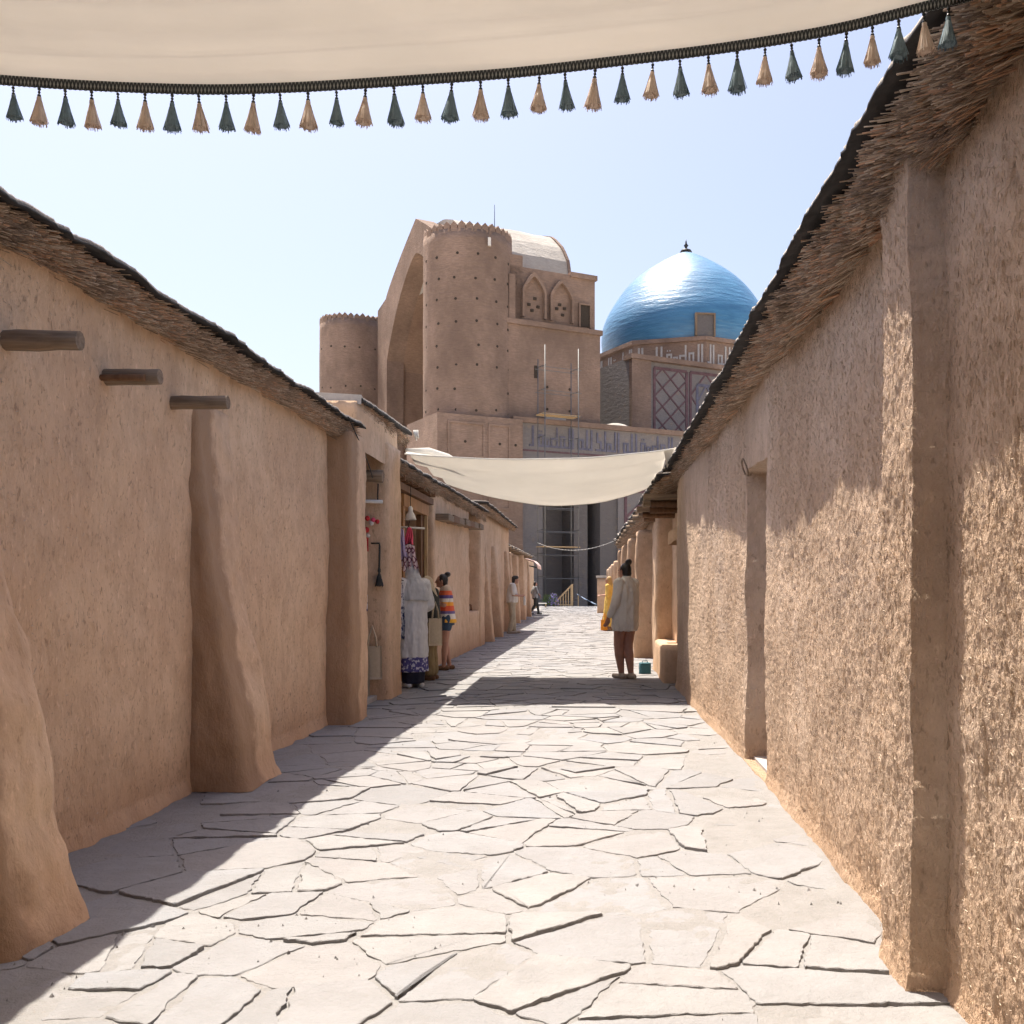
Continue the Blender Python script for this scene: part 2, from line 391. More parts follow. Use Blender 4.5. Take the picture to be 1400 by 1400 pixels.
# plastered wall front as a fine height field, closed to a back plane; side=+1: faces -X (right of the alley), -1: faces +X
def wall_sheet(name, side, ys, zs, xf, back, mat, parent, warp=None):
    Y, Z = np.meshgrid(ys, zs); X = xf(Y, Z)
    if warp: Y, Z = warp(Y, Z)
    nr, nc = Y.shape; V = np.stack([X, Y, Z], -1).reshape(-1, 3)
    q = gridq(nr, nc, flip=(side > 0))
    # skirt: duplicate border at the back plane
    border = np.concatenate([np.arange(nc), np.arange(1, nr) * nc + nc - 1, (nr - 1) * nc + np.arange(nc - 2, -1, -1), np.arange(nr - 2, 0, -1) * nc])
    B = V[border].copy(); B[:, 0] = back; k = len(V); m = len(border); a = np.arange(m); b = (a + 1) % m
    s = np.stack([border[a], border[b], k + b, k + a], -1)
    if side < 0: s = s[:, ::-1]
    return mkq(name, np.concatenate([V, B]), np.concatenate([q, s[:, ::-1]]), mat, parent, True)

def reeds(name, side, y0, y1, n, xw, xt, zb, thick, parent, seed, zfun=None, wild=1., rs=1., pal=None):
    """a thatch eave: single reeds laid across the wall top, tips over the alley. xw wall plane, xt tips"""
    r = np.random.default_rng(seed); y = r.uniform(y0, y1, n); lay = r.uniform(0, 1, n) ** .9
    if callable(xw): xwv = xw(y)
    else: xwv = xw
    if callable(xt): xtv = xt(y)
    else: xtv = xt
    clump = pn(y * 2.3, seed * 1.7, lay * 1.5); clump2 = pn(y * 7.0, seed * 3.1 + 5, lay * 3)
    zl = (zfun(y) if zfun else zb)
    out = -side
    tip = xtv - out * (.03 + .06 * wild * clump2 + .05 * wild * clump + .022 * r.normal(size=n) + .05 * (1 - lay))
    z = zl + thick * lay + .02 * clump + .006 * r.normal(size=n)
    root = xwv - out * r.uniform(.02, .15, n)
    droop = -(.02 + .05 * (1 - lay) + .05 * np.abs(clump)) * wild + .02 * r.normal(size=n)
    dy = .10 * pn(y * 1.3, seed * 2.2 + 9, lay) + .022 * wild * r.normal(size=n)
    A = np.stack([root, y, z + .02], -1); B = np.stack([tip, y + dy, z + droop], -1)
    D = B - A; rad = r.uniform(.0022, .0048, n) * rs
    up = np.array([0, 0, 1.]); S = np.cross(D, up); S /= np.linalg.norm(S, axis=1)[:, None]; T = np.cross(S, D); T /= np.linalg.norm(T, axis=1)[:, None]
    V = np.zeros((n, 6, 3))
    for k in range(3):
        a = 2 * math.pi * k / 3 + .5; off = (S * math.cos(a) + T * math.sin(a)) * rad[:, None]
        V[:, k] = A + off; V[:, 3 + k] = B + off * .8
    base = (np.arange(n) * 6)[:, None]
    q = np.concatenate([base + np.array([[k, (k + 1) % 3, 3 + (k + 1) % 3, 3 + k]]) for k in range(3)])
    q = np.concatenate([q, base + np.array([[3, 4, 5, 5]])])[:, ::-1]
    me = bpy.data.meshes.new(name); V = V.reshape(-1, 3).astype(np.float32)
    quads = q[: 3 * n]; tris = q[3 * n:][:, 1:]
    loops = np.concatenate([quads.ravel(), tris.ravel()]).astype(np.int32); st = np.concatenate([np.arange(0, 12 * n, 4), 12 * n + np.arange(0, 3 * n, 3)]).astype(np.int32)
    me.vertices.add(len(V)); me.vertices.foreach_set('co', V.ravel()); me.loops.add(len(loops)); me.loops.foreach_set('vertex_index', loops)
    me.polygons.add(len(st)); me.polygons.foreach_set('loop_start', st); me.update(calc_edges=True)
    pal = np.array(pal) if pal else np.array([[.22, .16, .12], [.46, .34, .25], [.62, .50, .39], [.60, .34, .21], [.34, .245, .185]])
    sel = (np.clip((clump * .9 + .5 + .25 * r.normal(size=n)), 0, .999) * 5).astype(int); c = pal[sel] * r.uniform(.7, 1.3, n)[:, None]
    at = me.attributes.new('tint', 'FLOAT_COLOR', 'POINT'); rgba = np.ones((n, 6, 4), np.float32); rgba[:, :, :3] = c[:, None, :]
    at.data.foreach_set('color', rgba.ravel())
    o = link(name, me, 'reed', parent); o['kind'] = 'stuff'; return o

def roof(parent, side, y0, y1, xe, ze, depth, seed, thick=.013, wob=.02, clay=True, ny=None):
    """roof felt with a wavy edge over the alley plus the clay spread on it"""
    ny = ny or max(8, int((y1 - y0) * 26)); ys = np.linspace(y0, y1, ny)
    ex = (xe(ys) if callable(xe) else np.full(ny, xe)) + side * (wob * fbm(ys * 3.1, seed * 2.3, 0, 4) + .012 * fbm(ys * 17, seed, 5., 3))
    ez = (ze(ys) if callable(ze) else np.full(ny, ze)) + wob * .9 * fbm(ys * 2.1, seed * 4.1 + 3, 0, 4)
    def sheet(name, mat, inset, dz, th):
        cols = [0, .06, .3, 1.2, depth]; V = []
        for k, c in enumerate(cols):
            x = ex + side * (inset + c); z = ez + dz + (.0 if k == 0 else .012 + .02 * c) + (0 if k == 0 else .01 * fbm(ys * 2, c * 3 + seed, 0, 3))
            V.append(np.stack([x, ys, z], -1))
        V = np.array(V); Bt = V.copy(); Bt[..., 2] -= th; Bt[0, :, 2] -= 0
        nr, nc = V.shape[:2]; A = np.concatenate([V.reshape(-1, 3), Bt.reshape(-1, 3)]); k = nr * nc
        q = [gridq(nr, nc, flip=side > 0), gridq(nr, nc, k, flip=side < 0)]
        a = np.arange(nc - 1); e = np.stack([a, a + 1, k + a + 1, k + a], -1); q.append(e if side < 0 else e[:, ::-1])
        for j in (0, nc - 1):
            b = np.arange(nr - 1) * nc + j; q.append(np.stack([b, b + nc, k + b + nc, k + b], -1))
        q[2] = q[2][:, ::-1]
        return mkq(name, A, np.concatenate(q), mat, parent, False)
    sheet('roof_felt', 'bitumen', 0, 0, thick)
    if clay: sheet('roof_clay', 'roof_clay', .012, .022, .020)

def log(name, a, b, r, parent, mat='log', n=12, seed=0):
    a, b = Vector(a), Vector(b); rnd = random.Random(seed); k = 7
    pts = [a.lerp(b, i / (k - 1)) + Vector((0, rnd.uniform(-1, 1), rnd.uniform(-1, 1))) * r * .06 for i in range(k)]
    rr = [r * rnd.uniform(.93, 1.05) for _ in range(k)]
    mb = MB(); mb.tube(pts, rr, n); 
    o = mb.build(name, mat, parent, False)
    for i, p in enumerate(o.data.polygons): p.use_smooth = len(p.vertices) == 4
    return o

# ================================================================== ground and paving
gx = np.array([-3000, -200, -40, 40, 200, 3000.]); gy = np.array([-2000, -100, 70, 200, 600, 4000.])
g = mkq('ground', np.stack(np.meshgrid(gx, gy) + [np.full((6, 6), -2.0)], -1).reshape(-1, 3), gridq(6, 6), 'plaza', None, False); g['kind'] = 'structure'

XL = lambda y: pl(y, [(-8, -3.05), (12, -3.05), (18, -3.15), (30, -3.35), (50, -3.75), (80, -4.6)])
XR = lambda y: pl(y, [(-8, 1.4), (10, 1.35), (14, 1.3), (20, 1.15), (30, .95), (57, .5), (80, .3)])
YEND = 80.
def build_pavement():
    ys = np.concatenate([np.arange(-6, 2.2, .25), np.arange(2.2, 9, .028), np.arange(9, 18, .08), np.arange(18, YEND, .8), [YEND]])
    nx = 150; t = np.linspace(0, 1, nx); Y, T = np.meshgrid(ys, t, indexing='ij'); X = XL(Y) + (XR(Y) - XL(Y)) * T
    Z = -.006 + .008 * fbm(X * 1.7, Y * 1.7, 0, 3) + .005 * fbm(X * 11, Y * 11, 3., 3)
    edge = np.minimum(X - (XL(Y) + .28), (1.15 - X)); Z = Z + np.clip(.14 - edge, 0, .5) * .10 * (1 + .6 * fbm(X * 4, Y * 1.2, 1., 3))
    V = np.stack([X, Y, Z], -1).reshape(-1, 3); q = gridq(len(ys), nx, flip=True)
    k = len(V); nr = len(ys)   # sides down to the plaza level
    b = np.concatenate([np.arange(nx), np.arange(1, nr) * nx + nx - 1, (nr - 1) * nx + np.arange(nx - 2, -1, -1), np.arange(nr - 2, 0, -1) * nx])
    B = V[b].copy(); B[:, 2] = -2.05; a = np.arange(len(b)); c = (a + 1) % len(b)
    s = np.stack([b[a], b[c], k + c, k + a], -1)
    o = mkq('alley_pavement', np.concatenate([V, B]), np.concatenate([q[:, ::-1], s[:, ::-1]]), 'joint_dust'); o['kind'] = 'structure'
    return o
PAVE = build_pavement()

def clip(poly, p, d):
    """keep the part of a polygon where (q-p).d <= 0"""
    out = []
    for i in range(len(poly)):
        a, b = poly[i], poly[(i + 1) % len(poly)]; da = (a[0] - p[0]) * d[0] + (a[1] - p[1]) * d[1]; db = (b[0] - p[0]) * d[0] + (b[1] - p[1]) * d[1]
        if da <= 0: out.append(a)
        if (da < 0 < db) or (db < 0 < da):
            t = da / (da - db); out.append((a[0] + (b[0] - a[0]) * t, a[1] + (b[1] - a[1]) * t))
    return out
def area(p): return .5 * abs(sum(p[i][0] * p[(i + 1) % len(p)][1] - p[(i + 1) % len(p)][0] * p[i][1] for i in range(len(p))))
def build_stones():
    r = random.Random(11); pts = []
    y = -5.
    # irregular seeds, a few tight clusters
    cell = {}
    def far(x, y, m):
        cx, cy = int(x // 1), int(y // 1)
        for i in (-1, 0, 1):
            for j in (-1, 0, 1):
                for q in cell.get((cx + i, cy + j), []):
                    if ((q[0] - x) / 1.12) ** 2 + (q[1] - y) ** 2 < m * m: return False
        return True
    for _ in range(15000):
        y = r.uniform(-5, YEND + 1); x = r.uniform(-4.6, 2.2); m = r.choice((.46, .42, .36, .27)) if r.random() > .08 else .12
        if far(x, y, m): cell.setdefault((int(x // 1), int(y // 1)), []).append((x, y)); pts.append((x, y))
    polys = []
    for (x, y) in pts:
        if y < -4.5 or y > YEND: continue
        xl, xr = float(XL(y)) + .12, float(XR(y)) - .10
        poly = [(x - 1.5, y - 1.5), (x + 1.5, y - 1.5), (x + 1.5, y + 1.5), (x - 1.5, y + 1.5)]
        cx, cy = int(x // 1), int(y // 1)
        for i in (-2, -1, 0, 1, 2):
            for j in (-2, -1, 0, 1, 2):
                for q in cell.get((cx + i, cy + j), []):
                    if q == (x, y): continue
                    dx, dy = q[0] - x, q[1] - y
                    if dx * dx + dy * dy < 5: poly = clip(poly, (x + dx / 2, y + dy / 2), (dx, dy))
        poly = clip(poly, (xl, 0), (-1, 0)); poly = clip(poly, (xr, 0), (1, 0)); poly = clip(poly, (0, YEND - .05), (0, 1))
        if len(poly) < 3 or area(poly) < .01: continue
        polys.append(poly)
    out = []
    for p in polys:                    # some slabs are cracked or laid as two pieces
        if area(p) > .10 and r.random() < .45:
            cx = sum(q[0] for q in p) / len(p); cy = sum(q[1] for q in p) / len(p); a = r.choice((0, .3, 1.2, 1.57, 2.6)) + r.uniform(-.35, .35)
            d = (math.cos(a), math.sin(a)); c = (cx + r.uniform(-.12, .12), cy + r.uniform(-.12, .12))
            out += [q for q in (clip(p, c, d), clip(p, c, (-d[0], -d[1]))) if len(q) > 2 and area(q) > .012]
        else: out.append(p)
    return out
def stone_geo(poly, r):
    P = [Vector((q[0], q[1])) for q in poly]
    sa = sum(P[i].x * P[(i + 1) % len(P)].y - P[(i + 1) % len(P)].x * P[i].y for i in range(len(P)))
    if sa < 0: P.reverse()
    c = sum(P, Vector((0, 0))) / len(P); g = r.uniform(.003, .007) if r.random() < .75 else r.uniform(.008, .016)
    # inset by moving every edge inwards
    ip = [(q.x, q.y) for q in P]
    for i in range(len(P)):
        a, b = P[i], P[(i + 1) % len(P)]; d = (b - a)
        if d.length < 1e-4: continue
        nrm = Vector((d.y, -d.x)).normalized(); gg = g * r.uniform(.5, 1.5); ip = clip(ip, tuple(a - nrm * gg), tuple(nrm))
        if len(ip) < 3: return None
    P = [Vector(q) for q in ip]
    Q = []
    step = .026 if c.y < 7 else (.09 if c.y < 14 else .3)
    for i in range(len(P)):                      # cut corners, then ragged edges
        a, b = P[i], P[(i + 1) % len(P)]; L = (b - a).length
        if L < .012: continue
        cut = min(.2 * L, r.uniform(.003, .02)); k = max(1, int(L / step))
        for j in range(k + 1):
            t = (cut + (L - 2 * cut) * j / k) / L; p = a.lerp(b, t); nrm = Vector((b.y - a.y, a.x - b.x)) / L
            w = (float(pn(p.x * 9, p.y * 9, c.x)) * .016 + float(pn(p.x * 38, p.y * 38, c.y)) * .012 - .004) if c.y < 14 else 0
            Q.append(p + nrm * min(w, .004))
    if len(Q) < 3: return None
    h = r.gauss(.001, .0035); tx, ty = r.gauss(.002, .006), r.gauss(-.0045, .008)
    hz = lambda p: h + (p.x - c.x) * tx + (p.y - c.y) * ty
    n = len(Q); V = []; bev = r.uniform(.0012, .0035)
    for q in Q: V.append((q.x - c.x, q.y - c.y, -.035))
    for q in Q: V.append((q.x - c.x, q.y - c.y, hz(q) - bev * r.uniform(.5, 1.6)))
    for q in Q:
        d = c - q; L = max(d.length, 1e-3); p = q + d / L * min(bev * r.uniform(.6, 1.8), L * .4); V.append((p.x - c.x, p.y - c.y, hz(p)))
    Fs = []
    for k in (0, 1):
        for i in range(n): Fs.append((k * n + i, k * n + (i + 1) % n, (k + 1) * n + (i + 1) % n, (k + 1) * n + i))
    Fs.append(tuple(2 * n + i for i in range(n)))
    return c, V, Fs
def lay_stones():
    r = random.Random(5); ps = build_stones()
    def score(p):
        y = sum(q[1] for q in p) / len(p); x = sum(q[0] for q in p) / len(p)
        if y < 3.0 or abs(U0 + F * x / y - 700) > 760: return -1
        return area(p) / y ** 3
    ps.sort(key=score, reverse=True); k = 0; rest = MB()
    for p in ps:
        x = sum(q[0] for q in p) / len(p); y = sum(q[1] for q in p) / len(p)
        if 4.2 < y < 9.5 and x > .80 + .12 * math.sin(y * 2.1) and r.random() < .75: continue     # dust covers the joints along the right wall
        if x < -2.45 and y < 11 and r.random() < .5: continue
        s = stone_geo(p, r)
        if s is None: continue
        c, V, Fs = s
        if k < 300 and score(p) > 0:
            o = mk('flagstone', V, Fs, 'flagstone', PAVE); o.location = (c.x, c.y, 0); k += 1
        else: rest.add([(v[0] + c.x, v[1] + c.y, v[2]) for v in V], Fs)
    o = rest.build('flagstones_beyond', 'flagstone', PAVE); o['kind'] = 'stuff'
lay_stones()
def chips():
    r = random.Random(8); mb = MB()
    for _ in range(900):
        y = 3 + 9 * r.random() ** 1.7; x = r.uniform(-2.2, 1.05); s = r.uniform(.004, .013)
        if pn(x * 1.4, y * 1.4, 4.) < .12: continue
        a = [r.uniform(.6, 1.3) for _ in range(5)]
        mb.add([(x + s * a[i] * math.cos(i * 1.256), y + s * a[i] * math.sin(i * 1.256), -.01) for i in range(5)] + [(x, y, s * .8)], [(i, (i + 1) % 5, 5) for i in range(5)])
    o = mb.build('stone_chips', 'flagstone', PAVE); o['kind'] = 'stuff'
chips()

# ================================================================== right-hand mud building (near)
RW = place('mud_building', 'long sunlit mud-plastered building with a narrow doorway niche and pilaster, on the right', 'building', (1.15, 6, 0))
xr_base = lambda y: pl(y, [(-8, 1.17), (3, 1.155), (5, 1.145), (8, 1.15), (12, 1.06), (14.1, 1.06)])
def right_front():
    ysp = [-6.]
    while ysp[-1] < 14.1:
        y = ysp[-1]; ysp.append(y + (.3 if y < 2.1 else max(.0085, .0085 * (y / 3.) ** 1.55)))
    ys = np.array(ysp); ys[-1] = 14.1
    ex = [3.405, 3.425, 3.75, 3.77, 7.06, 7.075, 8.0, 8.015]
    ys = np.unique(np.concatenate([ys, ex])); ys = ys[np.concatenate([[True], np.diff(ys) > .002])]
    zs = np.unique(np.concatenate([np.linspace(-.02, 3.0, 300), [2.245, 2.265, .062, .075]]))
    def xf(Y, Z):
        e = .025 * fbm(Y * .9, Z * .9, 2., 3)
        rough = .006 * fbm(Y * 4, Z * 2.2, 5., 3) + .0036 * fbm(Y * 22, Z * 14, 1., 2) + .0044 * fbm(Y * 58, Z * 40, 9., 2)
        pit = np.clip(pn(Y * 22, Z * 4.2, 3.) - .5, 0, 1) * .05 + np.clip(pn(Y * 45, Z * 9, 7.) - .5, 0, 1) * .03
        crack = np.exp(-((Y - (3.30 + .06 * fbm(Z * 3, 0 * Z, 4., 4))) / .006) ** 2) * np.clip(1 - np.abs(Z - .45) / .35, 0, 1) * .03
        base = np.clip(.10 - Z, 0, .10) * -.18
        x = xr_base(Y) + e - rough + pit + crack + base
        pil = (Y > 3.415) & (Y < 3.76); x = x - .115 * pil
        nic = (Y > 7.067) & (Y < 8.008) & (Z < 2.255) & (Z > .03)
        return x + .34 * nic
    def warp(Y, Z):       # hand-made edges of niche and pilaster are not straight
        a = .030 * fbm(Z * 2.1, 0 * Z, 8., 3) * np.exp(-((Y - 7.5) / .7) ** 2) + .018 * fbm(Z * 2.6, 0 * Z, 18., 4) * np.exp(-((Y - 3.6) / .35) ** 2)
        return Y + a, Z + .03 * pn(Y * 3, 2., 2.) * np.exp(-((Z - 2.25) / .2) ** 2) * np.exp(-((Y - 7.5) / .6) ** 2)
    wall_sheet('wall', 1, ys, zs, xf, 1.9, 'adobe_rough', RW, warp)
    # straw in the plaster
    r = np.random.default_rng(21); n = 34000
    y = 2.4 + 8 * r.uniform(0, 1, n) ** 1.8; z = r.uniform(.05, 2.8, n); L = r.uniform(.008, .024, n); a = r.normal(1.57, .75, n)
    ok = ~((y > 6.9) & (y < 8.1)); y, z, L, a = y[ok], z[ok], L[ok], a[ok]; n = len(y)
    x = xf(y, z) - .004; dy, dz = np.cos(a) * L, np.sin(a) * L; wdt = r.uniform(.0005, .0010, n); tilt = r.normal(0, .004, n)
    V = np.zeros((n, 4, 3)); ny_, nz_ = -np.sin(a) * wdt, np.cos(a) * wdt
    x2 = np.minimum(x, xf(y + dy, z + dz) - .003) + 0 * tilt
    V[:, 0] = np.stack([x, y - ny_, z - nz_], -1); V[:, 1] = np.stack([x2, y + dy - ny_, z + dz - nz_], -1)
    V[:, 2] = np.stack([x2 - .002, y + dy + ny_, z + dz + nz_], -1); V[:, 3] = np.stack([x - .002, y + ny_, z + nz_], -1)
    o = mkq('straw_in_plaster', V.reshape(-1, 3), np.arange(4 * n).reshape(n, 4), 'straw', RW, False); o['kind'] = 'stuff'
right_front()
adobe_block('niche_back', (1.45, 1.75, 6.7, 8.4), 0, 2.6, RW, 'adobe', .02, .2)
MB().box(1.20, 1.46, 7.10, 7.98, -.01, .045).build('door_sill', 'sill', RW)
pts = [px(1003, 655, 7.95) + Vector((-.02, 0, 0))]
cen = Vector((1.12, 7.9, 2.28)); MB().tube([cen + Vector((-.02 * math.sin(t), .09 * math.cos(t) + .01 * math.sin(3 * t), .07 * math.sin(t))) for t in np.linspace(-.6, 4.2, 18)], .007, 6).build('rope_loop', 'log', RW, True)
adobe_block('rear_wall', (1.55, 5.2, -6, 14.0), -.02, 2.86, RW, 'adobe', .05, .5, .02)
reeds('thatch', 1, -2, 14.1, 17000, xr_base, lambda y: .955 + .0 * y, 2.84, .10, RW, 3, wild=.6)
reeds('thatch_near', 1, 2.0, 6.2, 8500, xr_base, lambda y: .95 + .0 * y, 2.82, .13, RW, 13, wild=1.1)
for k_, (ya, yb, zb_) in enumerate(((3.55, 3.78, 2.80), (3.82, 4.05, 2.77), (4.1, 4.3, 2.80), (4.9, 5.1, 2.80), (2.75, 3.0, 2.84))):
    reeds('reed_bundle', 1, ya, yb, 90, xr_base, .985 + .01 * k_, zb_, .075, RW, 101 + k_, wild=.3, rs=1.9, pal=[[.50, .27, .16], [.60, .34, .21], [.42, .22, .13], [.66, .44, .30], [.55, .30, .18]])
roof(RW, 1, -6, 14.15, lambda y: pl(y, [(0, .90), (12, .885), (14.2, .86)]), 2.965, 4.2, 6.)

adobe_block('gateway_roof', (-2.9, 1.4, -8.0, -1.7), 3.06, 3.30, RW, 'adobe', .05, .4, .02)  # unseen slab added behind the camera to block light from there
adobe_block('gateway_wall', (-3.2, 1.6, -8.6, -8.0), -.02, 3.3, RW, 'adobe', .05, .4, .02)  # added out of view with the slab, closes off the same light

# ================================================================== left-hand mud building (near)
LW = place('mud_building', 'long shaded mud-plastered building with three projecting logs and sloping buttresses, on the left', 'building', (-2.72, 6, 0))
def left_front():
    ysp = [-6.]
    while ysp[-1] < 10.9:
        y = ysp[-1]; ysp.append(y + (.3 if y < 3.6 else max(.014, .014 * (y / 4.5) ** 1.3)))
    ys = np.array(ysp); ys[-1] = 10.9; zs = np.linspace(-.02, 3.1, 210)
    def xf(Y, Z):
        e = .03 * fbm(Y * .8 + 4, Z * .8, 6., 3)
        rough = .006 * fbm(Y * 5 + 3, Z * 3.2, 15., 4) + .0035 * fbm(Y * 22, Z * 9, 11., 3)
        pit = np.clip(pn(Y * 15, Z * 5, 13.) - .5, 0, 1) * .04
        return -2.72 + e + rough - pit + np.clip(.1 - Z, 0, .1) * .3 * (1 + fbm(Y * 3, Z * 0, 1., 2))
    wall_sheet('wall', -1, ys, zs, xf, -3.3, 'adobe', LW)
    r = np.random.default_rng(33); n = 9000; y = 4.3 + 6.3 * r.uniform(0, 1, n) ** 1.5; z = r.uniform(.05, 2.85, n); L = r.uniform(.008, .026, n); a = r.normal(1.57, .9, n); wd = r.uniform(.0006, .0012, n)
    dy, dz, wy, wz = np.cos(a) * L, np.sin(a) * L, -np.sin(a) * wd, np.cos(a) * wd; x = np.maximum(xf(y, z), xf(y + dy, z + dz)) + .002
    V = np.stack([np.stack([x, y - wy, z - wz], -1), np.stack([x, y + dy - wy, z + dz - wz], -1), np.stack([x + .002, y + dy + wy, z + dz + wz], -1), np.stack([x + .002, y + wy, z + wz], -1)], 1)
    o = mkq('straw_in_plaster', V.reshape(-1, 3), np.arange(4 * n).reshape(n, 4), 'straw', LW, False); o['kind'] = 'stuff'
left_front()
def but(z_x, y0, y1, z1, flare=.05, xin=-3.0):
    return lambda t: (xin, float(pl(t * z1, z_x)), y0 - flare * (1 - t) ** 3, y1 + flare * .3 * (1 - t) ** 3)
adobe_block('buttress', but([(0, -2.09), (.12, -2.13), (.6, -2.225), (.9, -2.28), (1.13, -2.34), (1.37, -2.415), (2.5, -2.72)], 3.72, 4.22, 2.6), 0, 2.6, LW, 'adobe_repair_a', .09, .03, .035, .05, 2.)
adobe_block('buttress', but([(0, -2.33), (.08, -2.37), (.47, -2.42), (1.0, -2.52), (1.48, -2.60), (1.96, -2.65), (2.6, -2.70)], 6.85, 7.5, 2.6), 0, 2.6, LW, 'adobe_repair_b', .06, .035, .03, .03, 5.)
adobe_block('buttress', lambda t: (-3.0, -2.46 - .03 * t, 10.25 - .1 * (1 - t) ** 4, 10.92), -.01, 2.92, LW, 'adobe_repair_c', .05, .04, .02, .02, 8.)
adobe_block('rear_wall', (-7.5, -3.2, -6, 10.85), -.02, 2.9, LW, 'adobe', .05, .5, .02)
for (u0, v, u1, r_, sd) in ((10, 466, 108, .048, 1), (142, 516, 218, .046, 2), (236, 551, 311, .043, 3)):
    Y = 2.72 * F / (U0 - u0); z = H + (V0 - v) / F * Y; x1 = (u1 - U0) / F * Y
    lg = log('roof_log', (-2.95, Y, z), (x1, Y + .01, z + .006), r_, LW, seed=sd)
    if sd == 2: log('split_pole', (-2.9, Y - .05, z - .012), (x1 - .06, Y - .045, z - .01), .018, lg, 'timber_dark', 8, 6)
zle = lambda y: pl(y, [(0, 3.03), (4.2, 3.0), (5, 3.05), (8, 3.06), (11, 3.06)])
reeds('thatch', -1, 3.2, 10.9, 15000, -2.72, lambda y: -2.54 + 0 * y, 2.935, .10, LW, 7, wild=.4)
reeds('thatch_near', -1, -2, 3.3, 4000, -2.72, lambda y: -2.52 + 0 * y, 2.86, .15, LW, 17)
roof(LW, -1, -6, 10.92, lambda y: -2.50 + 0 * y, zle, 5., 2.1, wob=.03)

# ================================================================== left: shop with the tote bags
SB = place('mud_shop', 'mud shop with open doorway and tote bags on its jamb, left side', 'shop', (-2.57, 12, 0))
adobe_block('door_pillar', lambda t: (-3.5, -2.55 - .015 * t, 12.42, 13.22), -.01, 3.12, SB, 'adobe', .05, .05, .014, .0, 3.)
adobe_block('wall_over_door', (-3.45, -2.60, 10.93, 13.16), 2.86, 3.36, SB, 'adobe', .03, .08, .012, .0, 4.)
adobe_block('door_pillar', (-3.5, -2.66, 10.95, 11.25), -.01, 2.9, SB, 'adobe', .04, .08, .012, .0, 9.)
adobe_block('back_wall', (-6.2, -4.6, 10.9, 13.2), -.01, 3.3, SB, 'adobe_smooth', .03, .3)
adobe_block('side_wall', (-6.2, -3.3, 12.6, 13.2), -.01, 3.3, SB, 'adobe_smooth', .03, .3)
log('lintel_log', (-3.4, 12.2, 2.70), (-2.58, 12.2, 2.69), .075, SB, seed=14)
MB().box(-4.8, -2.70, 10.95, 12.5, -.01, .06).build('door_step', 'sill', SB)
roof(SB, -1, 11.0, 13.95, -2.55, lambda y: pl(y, [(11, 3.40), (14, 3.47)]), 4., 6.6, .03, .012)
MB().bar((-3.4, 10.99, 3.43), (-2.56, 10.99, 3.38), .03, .10).build('fascia_board', 'sill', SB)
reeds('thatch', -1, 11.15, 13.9, 3800, -2.6, -2.57, 3.31, .09, SB, 23, wild=.5)
cb = MB(); p0 = px(476, 570, 10.0); p1 = Vector((-2.68, 12.05, 2.66))
cb.tube([p0.lerp(p1, t) + Vector((.04 * math.sin(3 * t), 0, -.05 * math.sin(3.14 * t))) for t in np.linspace(0, 1, 12)], .006, 6); tag(cb.build('hanging_cable', 'cable', None, True), 'thin dark cable hanging from the grey roof edge down the shop wall', 'cable')
# wares on the jamb
jy = 12.40
rod = MB(); rod.tube([(-3.3, jy - .03, 2.42), (-2.62, jy - .05, 2.40)], .022, 10); tag(rod.build('white_rod', 'shoe_white', None, True), 'short white rail across the shop doorway under the log lintel', 'rail')
hk = MB(); hk.tube([(-2.68, jy - .02, 2.62), (-2.68, jy - .04, 2.45), (-2.68, jy - .04, 2.40)], .008, 6); tag(hk.build('hook_wire', 'cable', None, True), 'dark wire hanging from the log lintel to the white rail', 'wire')
def strands(mb, c, L, r0, r1, n, rnd, w=.0016):
    for i in range(n):
        a = rnd.uniform(0, 6.283); q = math.sqrt(rnd.uniform(.15, 1)); l = L * rnd.uniform(.9, 1.04)
        p = [c + Vector((math.cos(a) * q * (r0 + (r1 - r0) * t ** 1.15), math.sin(a) * q * (r0 + (r1 - r0) * t ** 1.15), -l * t)) for t in (0, .5, 1)]
        mb.tube(p, [w, w * 1.15, w], 3, True)
rnd = random.Random(3)
tt = thing('black_tassel', 'long black tassel hanging from a bracket on the shop jamb', 'tassel', (-2.66, jy - .05, 0))
mb = MB(); mb.tube([(-.10, .02, 1.90), (.0, 0, 1.90), (.005, 0, 1.86), (.0, 0, 1.60)], .012, 6); mb.build('cord', 'cloth_dark', tt, True)
mb = MB(); mb.lathe([(.004, 1.61), (.018, 1.59), (.02, 1.56), (.012, 1.54), (.026, 1.50), (.048, 1.39), (.03, 1.385)], 12); mb.build('head', 'cloth_dark', tt, True)
mb = MB(); strands(mb, Vector((0, 0, 1.53)), .15, .015, .055, 50, rnd, .003); mb.build('fringe', 'cloth_navy', tt)
ot = thing('red_ornament', 'bunch of red and white felt ornaments hanging in the shop doorway', 'ornament', (-2.78, jy - .06, 0))
for i, (dx, z, m_, r_) in enumerate(((-.02, 2.20, 'cloth_red', .032), (.03, 2.14, 'cloth_white', .03), (-.03, 2.06, 'cloth_red', .036), (.05, 2.18, 'cloth_pink', .03), (.10, 2.16, 'cloth_red', .028), (-.01, 1.99, 'cloth_white', .025))):
    mb = MB(); mb.lathe([(.004, r_), (r_ * .7, r_ * .7), (r_, 0), (r_ * .7, -r_ * .7), (.004, -r_)], 9, (dx, 0, z)); mb.build('pompom', m_, ot, True)
mb = MB(); mb.bar((-.03, 0, 1.98), (-.03, 0, 1.80), .045, .012); mb.build('red_ribbon', 'cloth_red', ot)
mb = MB(); mb.box(-.06, .06, -.015, .015, 0, .20); o = mb.build('printed_pouch', 'print_blue'); o.location = (-2.86, jy - .06, 1.08); tag(o, 'small blue and white printed pouch hanging on the shop jamb', 'pouch')
